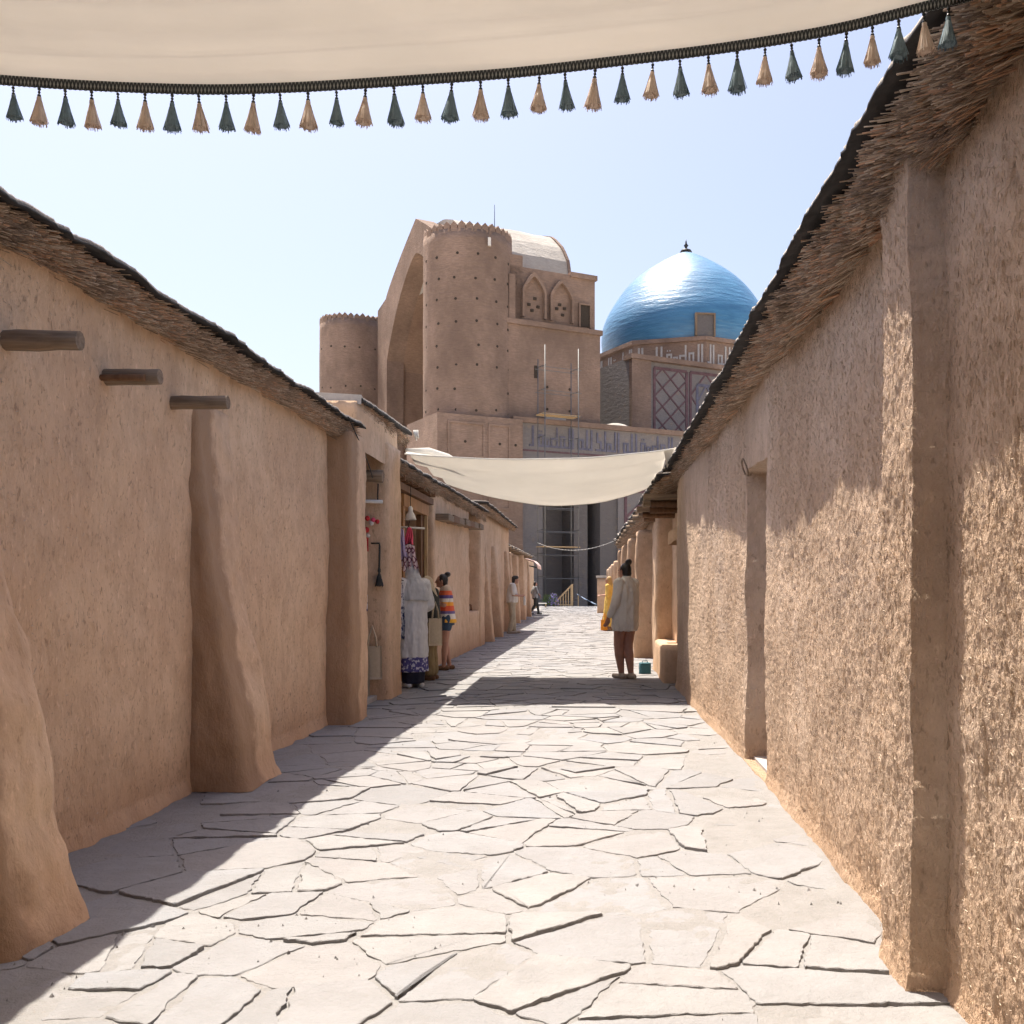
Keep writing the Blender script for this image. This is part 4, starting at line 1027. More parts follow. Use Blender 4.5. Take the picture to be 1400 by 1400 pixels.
m_ = MB(); m_.box(10.0, 11.0, -2.68, -2.3, 25.6, 27.6, MM); m_.build('window', 'dark_interior', MO)
for k, bx in enumerate(((9.85, 10.0, 25.5, 27.75), (11.0, 11.15, 25.5, 27.75), (10.0, 11.0, 27.6, 27.75))): mbox('window_frame', bx[0], bx[1], 2.6, 2.80, bx[2], bx[3], 'mon_brick')
m_ = MB(); 
for a, z in ((4.8, 26.9), (5.4, 27.5), (5.1, 26.4), (5.7, 26.8), (7.6, 26.9), (8.2, 26.4), (8.4, 27.0), (7.9, 27.3)): m_.box(a - .14, a + .14, -2.72, -2.5, z - .12, z + .12, MM)
m_.build('broken_bricks', 'dark_interior', MO)
m_ = MB(); m_.box(5.2, 5.5, -2.98, -2.6, 20.3, 21.4, MM); m_.build('slit_window', 'dark_interior', MO)
stubs([(ml(a, 2.9, z), NN) for a in (6.5, 8.8) for z in (17.6, 19.6)])
# long side facade with inscription frieze
mbox('side_facade', 2.6, 5.6, -4, 3.8, ZB, 16.2, 'mon_tile'); mbox('side_facade', 13.4, 42, -4, 3.8, ZB, 16.2, 'mon_tile'); mbox('side_facade', 5.6, 13.4, -4, 3.8, 10.5, 16.2, 'mon_tile')
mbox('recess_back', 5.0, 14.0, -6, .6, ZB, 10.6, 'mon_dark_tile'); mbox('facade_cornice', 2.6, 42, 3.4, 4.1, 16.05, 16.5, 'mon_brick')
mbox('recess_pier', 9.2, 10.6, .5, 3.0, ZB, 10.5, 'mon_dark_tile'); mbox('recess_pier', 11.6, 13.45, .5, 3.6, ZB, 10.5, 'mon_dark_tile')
def kufic(words, z0, hgt, total, gap):
    """angular lettering, read right to left: strokes as rectangles (x0,x1,z0,z1) in units of the band height"""
    G = {'A': (1.6, [(0.2, 1.2, 0, 10)]), 'L': (2.6, [(1.4, 2.4, 0, 10), (0, 1.4, 0, 1)]), 'E': (4.2, [(0, 4.2, 0, 1), (.8, 1.7, 1, 5), (2.9, 3.8, 1, 5), (.8, 3.8, 5, 6)]),
         'Z': (4.6, [(0, 4.6, 0, 1), (.4, 1.3, 1, 4), (3.4, 4.3, 1, 4), (.4, 4.3, 4, 5), (3.4, 4.3, 5, 10)]), 'M': (3.2, [(0, 3.2, 0, 1), (.3, 1.1, 1, 3.4), (2.1, 2.9, 1, 3.4), (.3, 2.9, 3.4, 4.2)]),
         'T': (3.6, [(.3, 1.2, 0, 5), (2.5, 3.4, 0, 5), (1.2, 2.5, 0, 1), (.3, 3.4, 5, 6), (.6, 1.2, 7.2, 7.9), (2., 2.6, 7.2, 7.9)]), 'H': (3.4, [(.2, 1.1, 0, 4.4), (2.3, 3.4, 0, 4.4), (1.1, 2.3, 0, 1), (.2, 3.4, 4.4, 5.3)]),
         'K': (3.6, [(0, 3.4, 0, 1), (2.4, 3.4, 1, 4), (0.6, 3.4, 4, 5), (.6, 1.5, 5, 9)]), ' ': (1.6, [])}
    R = []; x = total; s = hgt / 10
    k = 0
    while x > 0:
        for ch in words[k % len(words)] + ' ':
            w_, rr = G[ch]; x -= w_ * s
            if x < 0: break
            R += [(x + a * s, x + b * s, z0 + c * s, z0 + d * s) for a, b, c, d in rr]
            if ch == 'A': x -= .5 * s
        k += 1
    return R
m_ = MB()
for a0, a1, z0, z1 in kufic(['ALEZMT', 'LLH', 'ALMLK', 'LLH'], 14.0, 1.85, 37, .2): m_.box(a0 + 4, a1 + 4, -3.87, -3.78, z0, z1, MM)
m_.build('frieze_inscription', 'glaze_blue', MO)
m_ = MB()
for z in (13.55, 11.9): m_.box(2.8, 42, -3.86, -3.79, z, z + .14, MM)
m_.build('frieze_border', 'glaze_maroon', MO)
def lattice(name, a0, a1, z0, z1, b, na, nz, mat, w_=.13):
    m_ = MB(); da, dz = (a1 - a0) / na, (z1 - z0) / nz
    for i in range(na):
        for j in range(nz):
            ca, cz = a0 + (i + .5) * da, z0 + (j + .5) * dz
            for (x0, y0, x1, y1) in ((-.5, 0, 0, .5), (0, .5, .5, 0), (.5, 0, 0, -.5), (0, -.5, -.5, 0)):
                m_.bar(ml(ca + x0 * da, b + .03, cz + y0 * dz), ml(ca + x1 * da, b + .03, cz + y1 * dz), w_, .08, NN)
    for (p, q) in (((a0, z0), (a1, z0)), ((a0, z1), (a1, z1)), ((a0, z0), (a0, z1)), ((a1, z0), (a1, z1))): m_.bar(ml(p[0], b + .035, p[1]), ml(q[0], b + .035, q[1]), w_ * 1.4, .08, NN)
    return m_.build(name, mat, MO)
lattice('diamond_panel', 14.2, 20.2, .5, 10.5, 3.8, 1, 2, 'glaze_maroon', .2); lattice('diamond_panel', 20.8, 27, .5, 10.5, 3.8, 1, 2, 'glaze_maroon', .2)
# small white dome on the roof of the side wing
c = ml(15.0, .5, 16.3); m_ = MB(); m_.lathe([(1.8, -.5), (1.75, .1), (1.5, .55), (1.0, .85), (.4, 1.0), (.01, 1.03)], 24, tuple(c)); m_.build('small_dome', 'mon_plaster', MO, True)
m_ = MB(); m_.box(6.2, 8.2, -3.3, -2.95, 16.5, 17.0, MM); m_.build('roof_rubble', 'mon_plaster', MO)
# dome block: square base, octagonal drum with inscription, glazed dome
DC = Vector((10.6, 125.8, 0))
def dl(a, b, z): return DC + E1 * a + NN * b + Vector((0, 0, z))
DM = MM.copy(); DM.translation = DC
def dbox(name, a0, a1, b0, b1, z0, z1, mat): return MB().box(a0, a1, -b1, -b0, z0, z1, DM).build(name, mat, MO)
dbox('dome_block', -14.7, 14.7, -14, 11, ZB, 26.0, 'mon_tile'); dbox('dome_block_pier', -14.7, -12.3, 10.9, 11.5, 10, 26.0, 'mon_brick'); dbox('dome_block_cornice', -14.9, 14.9, 10, 11.7, 25.8, 26.3, 'mon_brick')
def dlat(a0, a1, z0, z1, na, nz, mat):
    m_ = MB(); da, dz = (a1 - a0) / na, (z1 - z0) / nz
    for i in range(na):
        for j in range(nz):
            ca, cz = a0 + (i + .5) * da, z0 + (j + .5) * dz
            for (x0, y0, x1, y1) in ((-.5, 0, 0, .5), (0, .5, .5, 0), (.5, 0, 0, -.5), (0, -.5, -.5, 0)): m_.bar(dl(ca + x0 * da, 11.03, cz + y0 * dz), dl(ca + x1 * da, 11.03, cz + y1 * dz), .16, .08, NN)
    for (p, q) in (((a0, z0), (a1, z0)), ((a0, z1), (a1, z1)), ((a0, z0), (a0, z1)), ((a1, z0), (a1, z1))): m_.bar(dl(p[0], 11.04, p[1]), dl(q[0], 11.04, q[1]), .3, .08, NN)
    m_.build('diamond_panel', mat, MO)
dlat(-11.6, -7.4, 15, 25.2, 2, 5, 'glaze_maroon'); dlat(-6.9, -2.7, 15, 25.2, 1, 2, 'glaze_maroon'); dlat(-6.0, -3.6, 16.3, 23.9, 1, 2, 'glaze_blue'); dlat(-2.2, 2.0, 15, 25.2, 2, 5, 'glaze_maroon'); dlat(2.5, 6.7, 15, 25.2, 1, 2, 'glaze_blue')
RD8 = 10.9
oct_ = [(RD8 * math.cos(math.radians(-60.7 + 22.5 + 45 * k)), RD8 * math.sin(math.radians(-60.7 + 22.5 + 45 * k))) for k in range(8)]
m_ = MB()
for sc, z in ((1., 25.), (1., 29.2), (1.03, 29.25), (1.03, 29.7), (.9, 29.75)):
    m_.v += [DC + Vector((x * sc, y * sc, z)) for x, y in oct_]
for k in range(4): m_.f += [[k * 8 + i, k * 8 + (i + 1) % 8, (k + 1) * 8 + (i + 1) % 8, (k + 1) * 8 + i] for i in range(8)]
m_.f.append(list(range(32, 40))); m_.build('drum', 'mon_brick', MO)
m_ = MB(); side_len = 2 * RD8 * math.sin(math.pi / 8)
for f_ in range(8):
    p, q = Vector((*oct_[f_], 0)), Vector((*oct_[(f_ + 1) % 8], 0)); d = (q - p).normalized(); nn = Vector((d.y, -d.x, 0)); mt = Matrix((tuple(d), tuple(-nn), (0, 0, 1))).transposed().to_4x4(); mt.translation = DC + p
    if (DC + p + q).y > DC.y + 6: continue
    for a0, a1, z0, z1 in kufic(['ALEZMT', 'LLH'], 26.7, 2.15, side_len - .4, .2): m_.box(a0 + .2, a1 + .2, -.07, .03, z0, z1, mt)
m_.build('drum_inscription', 'glaze_white', MO)
prof = [(10.2, 29.6), (10.42, 31), (10.4, 32.4), (10.1, 33.7), (9.45, 35.0), (8.65, 36.3), (7.75, 37.6), (6.6, 38.8), (5.25, 39.9), (3.9, 40.8), (2.6, 41.6), (1.35, 42.25), (.45, 42.65), (.02, 42.8)]
zz = np.linspace(0, 1, 90); pr_r = np.interp(zz, np.linspace(0, 1, len(prof)), [p[0] for p in prof]); pr_z = np.interp(zz, np.linspace(0, 1, len(prof)), [p[1] for p in prof])
k9 = np.ones(9) / 9
def sm9(a): p_ = np.concatenate([np.full(4, 2 * a[0]) - a[4:0:-1], a, np.full(4, 2 * a[-1]) - a[-2:-6:-1]]); return np.convolve(p_, k9, 'valid')
pr_r, pr_z = np.maximum(sm9(pr_r), .02), sm9(pr_z)
m_ = MB(); m_.lathe(list(zip(pr_r, pr_z)), 96, tuple(DC)); DOME = m_.build('dome', 'dome_tile', MO, True)
m_ = MB(); m_.lathe([(.75, 42.7), (.6, 42.95), (.18, 43.05), (.14, 43.3), (.3, 43.5), (.14, 43.7), (.1, 43.9), (.02, 44.3)], 14, tuple(DC)); m_.build('finial', 'iron', DOME, True)
# dormer window in the dome
dd = Vector((.12, -1, 0)).normalized(); xx = Vector((1, .12, 0)).normalized(); mt = Matrix((tuple(xx), tuple(-dd), (0, 0, 1))).transposed().to_4x4(); mt.translation = DC + dd * 10.3 + Vector((0, 0, 29.8))
m_ = MB()
for b_ in ((-1.15, -.95, -.55, .9, 0, 2.4), (.95, 1.15, -.55, .9, 0, 2.4), (-1.15, 1.15, -.55, .9, 2.4, 2.58)): m_.box(*b_, mt)
do = m_.build('dormer_frame', 'log', DOME); m_ = MB(); m_.box(-.95, .95, -.38, -.3, 0, 2.4, mt); m_.build('dormer_grille', 'mon_dark_tile', do)

# scaffold tower in front of the side facade
SCF = place('scaffold', 'slender steel pipe scaffold standing against the tiled side wall of the mausoleum', 'scaffold', tuple(ml(6.3, 5.5, ZB)))
pa, pb = [(4.75, 8.05), (4.6, 6.0)]
for a in pa:
    for b in pb:
        MB().tube([ml(a, b, ZB), ml(a, b, 22.6 if b == pb[1] else 21.6)], .05, 6).build('standard', 'metal_grey', SCF, True)
for z in np.arange(0.2, 22, 2.05):
    for b in pb: MB().tube([ml(pa[0] - .3, b, z), ml(pa[1] + .3, b, z)], .03, 5).build('ledger', 'metal_grey', SCF)
    for a in pa: MB().tube([ml(a, pb[0] - .2, z + .15), ml(a, pb[1] + .2, z + .15)], .03, 5).build('transom', 'metal_grey', SCF)
for z in (5.0, 16.6): MB().box(pa[0] - .2, pa[1] + .2, -pb[1], -pb[0], z, z + .08, MM).build('platform', 'timber_pale', SCF)

# ================================================================== things at the end of the alley
FR = thing('stair_railing', 'pale wooden stair railing rising to the right at the end of the alley', 'railing', tuple(px(757, 828, 79.)))
FR.location.z = 0
for i in range(7):
    x = .1 + i * .2; h_ = .25 + i * .21; mb = MB(); mb.box(x, x + .07, -.04, .04, 0, h_); mb.build('baluster', 'timber_pale', FR)
mb = MB(); mb.bar((.0, 0, .18), (1.42, 0, 1.66), .08, .12); mb.build('handrail', 'timber_pale', FR)
mb = MB(); mb.bar((.3, 0, .12), (1.4, 0, .12), .07, .1); mb.build('bottom_rail', 'timber_pale', FR)
mb = MB(); mb.box(1.38, 1.5, -.06, .06, -.01, 1.72); mb.build('newel_post', 'timber_pale', FR)
TB = thing('blue_tarpaulin', 'blue grey sloping tarpaulin on a low frame at the end of the alley', 'tarpaulin', (-1.75, 79.2, 0))
V = []; 
for j in range(5):
    for i in range(9): V.append((i / 8 * 1.55, j * .2, .92 - .82 * (i / 8) ** .9 + .05 * math.sin(i * 1.7 + j)))
o = mk('sheet', V, [tuple(q) for q in gridq(5, 9)], 'tarp_blue', TB, True); sd = o.modifiers.new('s', 'SOLIDIFY'); sd.thickness = .02
for x, h_ in ((.05, .86), (1.4, .14)):
    mb = MB(); mb.box(x, x + .06, .1, .16, -.01, h_); mb.build('leg', 'timber_pale', TB)
WT = thing('low_table', 'white topped low table in the sun at the far left end of the alley', 'table', (-4.35, 74., 0))
MB().box(-.35, .5, -.4, .4, .26, .32).build('top', 'shoe_white', WT)
for x in (-.3, .42):
    for y in (-.33, .33): MB().box(x, x + .05, y, y + .05, -.01, .26).build('leg', 'timber_pale', WT)
def bush(x, y, w_, h_, label, name, petals, seed):
    t = thing(name, label, 'plant', (x, y, 0)); r = random.Random(seed); mb = MB()
    for _ in range(9): 
        a = r.uniform(0, 6.28); mb.tube([(0, 0, -.01), (math.cos(a) * w_ * .2, math.sin(a) * w_ * .2, h_ * .5), (math.cos(a) * w_ * .4, math.sin(a) * w_ * .4, h_ * .9)], [.015, .01, .004], 5)
    mb.build('stems', 'leaf', t); lm, pm = MB(), MB()
    for _ in range(420):
        a, q, z = r.uniform(0, 6.28), math.sqrt(r.random()) * w_ * .5, r.uniform(.1, 1) * h_; q *= 1.1 - .5 * (z / h_) ** 2
        c = Vector((math.cos(a) * q, math.sin(a) * q, z)); d = Vector((r.gauss(0, 1), r.gauss(0, 1), r.gauss(0, 1))).normalized(); e = d.cross(Vector((r.gauss(0, 1), r.gauss(0, 1), r.gauss(0, 1)))).normalized(); s = r.uniform(.03, .06)
        (pm if petals and r.random() < .55 else lm).add([c - d * s, c + e * s * .5, c + d * s, c - e * s * .5], [(0, 1, 2, 3)])
    lm.build('leaves', 'leaf', t)
    if petals: pm.build('blossoms', 'petal', t)
bush(-4.0, 79., 1.0, .9, 'green bush at the end of the alley beside the low white table', 'green_bush', False, 3)
bush(-3.55, 78.5, .8, 1.0, 'lilac flowering bush beside the wooden stair railing', 'flowering_bush', True, 5)

tb = thing('teal_box_bag', 'small teal box bag standing on the paving beside the person in the loose pale shirt', 'bag', (.715, 16.25, 0), .15)
me = adobe_block('bag_body', (-.088, .088, -.075, .075), .0, .165, tb, 'teal_bag', .02, .03, .004, .015)
mb = MB(); mb.tube([(-.05, 0, .17), (-.035, 0, .205), (.035, 0, .205), (.05, 0, .17)], .007, 6); mb.build('handle', 'teal_bag', tb, True)

# ================================================================== people
def capv(mb, p0, p1, r0, r1, n=10):
    p0, p1 = Vector(p0), Vector(p1); d = p1 - p0; L = d.length
    d = d / L if L > 1e-6 else Vector((0, 0, 1)); pts, rad = [], []
    for a in (-88, -60, -30): pts.append(p0 + d * r0 * math.sin(math.radians(a))); rad.append(r0 * math.cos(math.radians(a)))
    pts += [p0, p1]; rad += [r0, r1]
    for a in (30, 60, 88): pts.append(p1 + d * r1 * math.sin(math.radians(a))); rad.append(r1 * math.cos(math.radians(a)))
    x = d.cross(Vector((0, 0, 1)) if abs(d.z) < .9 else Vector((1, 0, 0))).normalized(); y = x.cross(d); v = []; f = []
    for p, r in zip(pts, rad): v += [p + (x * math.cos(2 * math.pi * k / n) + y * math.sin(2 * math.pi * k / n)) * r for k in range(n)]
    m = len(pts)
    for i in range(m - 1):
        for k in range(n): f.append((i * n + k, i * n + (k + 1) % n, (i + 1) * n + (k + 1) % n, (i + 1) * n + k))
    f += [tuple(range(n - 1, -1, -1)), tuple((m - 1) * n + k for k in range(n))]; mb.add(v, f)
def loft(mb, rings, n=28, fold=0., seed=0., nf=7):
    """rings of (cx, cy, z, rx, ry), bottom to top"""
    v = []; f = []
    for j, (cx, cy, z, rx, ry) in enumerate(rings):
        for k in range(n):
            a = 2 * math.pi * k / n; q = 1 + fold * (1 - j / (len(rings) - 1)) * (math.sin(nf * a + seed) + .6 * math.sin((nf + 4) * a + 2 * seed))
            v.append((cx + rx * q * math.cos(a), cy + ry * q * math.sin(a), z))
    m = len(rings)
    for i in range(m - 1):
        for k in range(n): f.append((i * n + k, i * n + (k + 1) % n, (i + 1) * n + (k + 1) % n, (i + 1) * n + k))
    f += [tuple(range(n - 1, -1, -1)), tuple((m - 1) * n + k for k in range(n))]; mb.add(v, f)
def ell(mb, c, r, n=14):
    prof = [(math.cos(t), math.sin(t)) for t in np.linspace(-1.5, 1.5, 9)]; v = []; f = []
    for q, z in prof: v += [(c[0] + r[0] * q * math.cos(2 * math.pi * k / n), c[1] + r[1] * q * math.sin(2 * math.pi * k / n), c[2] + r[2] * z) for k in range(n)]
    for i in range(8):
        for k in range(n): f.append((i * n + k, i * n + (k + 1) % n, (i + 1) * n + (k + 1) % n, (i + 1) * n + k))
    f += [tuple(range(n - 1, -1, -1)), tuple(8 * n + k for k in range(n))]; mb.add(v, f)
def fuse(mb, name, voxel, mat, parent, it=3, jitter=0.):
    """join overlapping volumes into one continuous skin"""
    me = bpy.data.meshes.new('tmp'); me.from_pydata([tuple(p) for p in mb.v], [], mb.f); me.update()
    o = bpy.data.objects.new('tmp', me); COL.objects.link(o)
    r = o.modifiers.new('r', 'REMESH'); r.mode = 'VOXEL'; r.voxel_size = voxel
    s = o.modifiers.new('s', 'SMOOTH'); s.factor = .5; s.iterations = it
    dg = bpy.context.evaluated_depsgraph_get(); nm = bpy.data.meshes.new_from_object(o.evaluated_get(dg)); nm.name = name
    bpy.data.objects.remove(o); bpy.data.meshes.remove(me)
    if jitter:
        n = len(nm.vertices); c = np.zeros(n * 3, np.float32); nm.vertices.foreach_get('co', c); c = c.reshape(-1, 3); nn = np.zeros(n * 3, np.float32); nm.vertices.foreach_get('normal', nn); nn = nn.reshape(-1, 3)
        d = jitter * (fbm(c[:, 0] * 7, c[:, 1] * 7, c[:, 2] * 3.2, 3) + .7 * fbm(c[:, 0] * 20, c[:, 1] * 20, c[:, 2] * 10, 2)); c = c + nn * d[:, None]; nm.vertices.foreach_set('co', c.astype(np.float32).ravel())
    nm.materials.clear()
    return link(name, nm, mat, parent, True)
def hand(mb, w, d, n):
    """w wrist, d along the palm, n the way the fingers curl; five fingers of unequal length"""
    w, d, n = Vector(w), Vector(d).normalized(), Vector(n).normalized(); s = d.cross(n).normalized(); n = s.cross(d)
    for k in (-.026, -.009, .009, .026): capv(mb, w + s * k * .55, w + d * .085 + s * k, .0145, .0125, 8)
    for k, L in ((-.031, .056), (-.0105, .070), (.0105, .075), (.031, .066)):
        a = w + d * .085 + s * k; b = a + d * L * .5 + n * L * .15 + s * k * .12; c = b + d * L * .36 + n * L * .36; capv(mb, a, b, .0095, .0085, 7); capv(mb, b, c, .0085, .0068, 7)
    a = w + d * .02 + s * .022; b = a + d * .035 + s * .032 + n * .012; c = b + d * .032 + s * .006 + n * .014; capv(mb, a, b, .0115, .010, 7); capv(mb, b, c, .010, .0075, 7)
def figure(label, loc, rz, sc, J, skin, voxel, feet=True, nod=0.):
    t = thing('person', label, 'person', loc, rz); t.scale = (sc, sc, sc); mb = MB()
    hd = Vector(J['head']); 
    ell(mb, hd, (.073, .090, .108)); ell(mb, hd + Vector((0, .028, -.055)), (.052, .058, .055)); capv(mb, hd + Vector((0, .085, .012)), hd + Vector((0, .103, -.022)), .009, .014, 8)
    capv(mb, hd + Vector((-.03, .076, .03)), hd + Vector((.03, .076, .03)), .012, .012, 6); capv(mb, hd + Vector((-.018, .083, -.055)), hd + Vector((.018, .083, -.055)), .007, .007, 6); ell(mb, hd + Vector((0, .07, -.088)), (.022, .02, .016))
    for s in (-1, 1): ell(mb, hd + Vector((.073 * s, -.005, -.005)), (.012, .02, .032), 8)
    nk = Vector(J['neck']); capv(mb, nk + Vector((0, 0, -.03)), hd + Vector((0, -.015, -.07)), .056, .052)
    pv = Vector(J['pelvis']); loft(mb, [(pv.x, pv.y, pv.z - .07, .10, .09), (pv.x, pv.y, pv.z + .02, .165, .12), (pv.x * .7 + nk.x * .3, pv.y * .7 + nk.y * .3, pv.z + .17, .135, .10), (pv.x * .4 + nk.x * .6, pv.y * .4 + nk.y * .6, pv.z + .32, .155, .115), (nk.x, nk.y, nk.z - .09, .165, .09), (nk.x, nk.y, nk.z - .02, .09, .06)])
    for s in ('l', 'r'):
        a, b, c = [Vector(J[k + s]) for k in ('sh', 'el', 'wr')]; capv(mb, a, b, .052, .040); capv(mb, b, c, .040, .025); dd = J.get('hd' + s, (0, .25, -1)); hand(mb, c, dd, J.get('hn' + s, (0, 1, .2)))
        a, b, c = [Vector(J[k + s]) for k in ('hip', 'kn', 'an')]; k_ = J.get('thick', 1.); capv(mb, a, b, .086 * k_, .058 * k_); capv(mb, b + (c - b) * .0, b + (c - b) * .35, .055 * k_, .058 * k_); capv(mb, b + (c - b) * .35, c, .058 * k_, .035 * k_)
        if feet: fd = Vector((J.get('toe' + s, 0.), 1, 0)).normalized(); g = Vector((c.x, c.y, .030)); capv(mb, g - fd * .045, g + fd * .15, .034, .026); capv(mb, c, g, .036, .036)
    fuse(mb, 'body', voxel, skin, t, 2)
    for s in (-1, 1):
        m_ = MB(); ell(m_, hd + Vector((.032 * s, .083, .012)), (.011, .006, .007), 8); m_.build('eye', 'hair_black', t, True)
    return t
def stand(**kw):
    J = dict(head=(0, .03, 1.55), neck=(0, 0, 1.42), pelvis=(0, 0, .93), shl=(-.175, 0, 1.365), shr=(.175, 0, 1.365), ell=(-.225, -.02, 1.09), elr=(.225, -.02, 1.09), wrl=(-.235, .05, .85), wrr=(.235, .05, .85),
             hipl=(-.088, 0, .88), hipr=(.088, 0, .88), knl=(-.092, .025, .47), knr=(.092, .025, .47), anl=(-.092, 0, .085), anr=(.092, 0, .085)); J.update(kw); return J
def shoes(t, J, mat, h=.0):
    for s in ('l', 'r'):
        c = Vector(J['an' + s]); fd = Vector((J.get('toe' + s, 0.), 1, 0)).normalized(); g = Vector((c.x, c.y, .036)); m_ = MB()
        capv(m_, g - fd * .055, g + fd * .165, .042, .034)
        if h: capv(m_, g, g + Vector((0, 0, h)), .045, .048)
        m_.v = [Vector((p.x, p.y, max(p.z, 0.))) for p in m_.v]
        fuse(m_, 'shoe', .009, mat, t, 2)
def hair(t, J, mat, bun=None, long=0.):
    hd = Vector(J['head']); m_ = MB(); ell(m_, hd + Vector((0, -.022, .022)), (.084, .088, .105)); ell(m_, hd + Vector((0, -.05, -.03)), (.074, .055, .08))
    if long: capv(m_, hd + Vector((0, -.06, -.03)), hd + Vector((0, -.085, -.03 - long)), .07, .045)
    if bun: ell(m_, hd + Vector(bun[:3]), (bun[3], bun[3], bun[3] * .9)); capv(m_, hd + Vector((0, -.04, .06)), hd + Vector(bun[:3]), .05, .03)
    fuse(m_, 'hair', .010, mat, t, 2, .006)

# woman in the loose shirt
J = stand(head=(0, .035, 1.545), pelvis=(0, .02, .93), ell=(-.235, .0, 1.10), wrl=(-.25, .13, .88), elr=(.225, .02, 1.10), wrr=(.16, .22, 1.02), hdl=(-.05, .3, -1), hnl=(.3, 1, .2), hdr=(-.5, .8, .1), hnr=(-.3, .2, -.9),
          hipl=(-.085, .03, .88), hipr=(.088, 0, .88), knl=(-.062, .10, .48), anl=(-.04, .06, .085), knr=(.062, .02, .47), anr=(.04, -.05, .085), toel=.15, thick=1.2)
t = figure('person with dark hair bun, loose pale shirt and bare legs standing in the sail shade', (.40, 15.35, 0), .86, 1.045, J, 'skin', .008)
hair(t, J, 'hair_black', (.0, -.075, .13, .052)); shoes(t, J, 'shoe_tan', .03)
m_ = MB(); loft(m_, [(0, .03, .69, .20, .165), (0, .025, .78, .222, .178), (0, .02, .95, .215, .168), (0, .01, 1.10, .205, .150), (0, 0, 1.26, .205, .138), (0, -.005, 1.36, .185, .105), (0, -.005, 1.42, .11, .075), (0, 0, 1.465, .062, .058)], 36, .05, .7)
for s in ('l', 'r'): a, b, c = [Vector(J[k + s]) for k in ('sh', 'el', 'wr')]; capv(m_, a, b, .078, .066); capv(m_, b, b.lerp(c, .8), .066, .052)
fuse(m_, 'shirt', .010, 'cloth_white', t, 2, .012)
m_ = MB(); loft(m_, [(0, -.005, 1.435, .075, .066), (0, -.004, 1.475, .070, .064)], 20); m_.build('collar', 'cloth_white', t, True)

# man in the cap
J = stand(head=(0, .10, 1.53), neck=(0, .035, 1.42), shl=(-.19, .02, 1.365), shr=(.19, .02, 1.365), ell=(-.225, .03, 1.10), elr=(.225, .03, 1.10), wrl=(-.09, .27, 1.08), wrr=(.09, .27, 1.07), hdl=(.6, .7, .0), hdr=(-.6, .7, 0), hnl=(.5, -.3, .3), hnr=(-.5, -.3, .3), pelvis=(0, 0, .94), anl=(-.10, .06, .085), anr=(.10, -.06, .085))
t = figure('person in dark cap, white shirt and beige trousers looking down at a held cloth', (-2.66, 31.0, 0), -1.45, 1.06, J, 'skin_light', .012)
hair(t, J, 'hair_black'); shoes(t, J, 'shoe_tan')
hd = Vector(J['head']); m_ = MB(); ell(m_, hd + Vector((0, -.005, .06)), (.09, .105, .065)); fuse(m_, 'cap', .012, 'cloth_dark', t, 2)
m_ = MB(); loft(m_, [(0, .115, 1.578, .07, .075), (0, .115, 1.592, .065, .07)], 16); m_.build('cap_visor', 'cloth_red', t)
m_ = MB(); loft(m_, [(0, .01, .88, .185, .16), (0, .015, 1.0, .195, .17), (0, .01, 1.15, .19, .15), (0, .01, 1.28, .20, .13), (0, .01, 1.38, .17, .10), (0, .015, 1.44, .075, .07)], 28, .03)
for s in ('l', 'r'): a, b = Vector(J['sh' + s]), Vector(J['el' + s]); capv(m_, a, a.lerp(b, .85), .075, .066)
fuse(m_, 'polo_shirt', .012, 'cloth_white', t, 2, .008)
m_ = MB(); loft(m_, [(0, 0, .82, .165, .13), (0, 0, .93, .18, .145), (0, 0, .98, .165, .135)])
for s in ('l', 'r'): a, b, c = [Vector(J[k + s]) for k in ('hip', 'kn', 'an')]; capv(m_, a, b, .105, .085); capv(m_, b, c + Vector((0, 0, .02)), .085, .072)
fuse(m_, 'trousers', .012, 'cloth_beige', t, 2, .008)
m_ = MB(); loft(m_, [(0, .36, .80, .05, .03), (0, .36, .95, .06, .035), (0, .355, 1.06, .03, .025)], 16, .1, 1., 4); fuse(m_, 'held_cloth', .012, 'shoe_white', t, 2); 
bpy.data.objects[t.name].children[-1].name = 'held_cloth'

# girl in the striped top
J = stand(head=(-.01, .085, 1.50), neck=(0, .03, 1.40), ell=(-.22, .05, 1.10), wrl=(-.12, .25, 1.15), elr=(.22, .05, 1.10), wrr=(.12, .26, 1.13), hdl=(.5, .8, .2), hdr=(-.5, .8, .2), hnl=(.3, -.2, -1), hnr=(-.3, -.2, -1), anl=(-.09, .05, .085), anr=(.09, -.05, .085))
t = figure('person with hair bun, bright striped top and denim shorts by the wooden shop door', (-2.55, 17.05, 0), 1.75, .985, J, 'skin', .009)
hair(t, J, 'hair_black', (.02, -.10, .115, .055)); shoes(t, J, 'timber_dark')
m_ = MB(); loft(m_, [(0, -.01, .80, .185, .155), (0, 0, .92, .175, .14), (0, .01, 1.08, .165, .128), (0, .015, 1.24, .18, .122), (0, .02, 1.35, .165, .095), (0, .025, 1.42, .075, .068)], 28, .04)
for s in ('l', 'r'): a, b = Vector(J['sh' + s]), Vector(J['el' + s]); capv(m_, a, a.lerp(b, .75), .072, .062)
fuse(m_, 'striped_top', .010, 'stripes', t, 2, .006)
m_ = MB(); loft(m_, [(0, 0, .76, .16, .13), (0, 0, .88, .172, .14), (0, 0, .94, .16, .13)])
for s in ('l', 'r'): a, b = Vector(J['hip' + s]), Vector(J['kn' + s]); capv(m_, a, a.lerp(b, .38), .102, .094)
fuse(m_, 'denim_shorts', .010, 'denim', t, 2, .004)

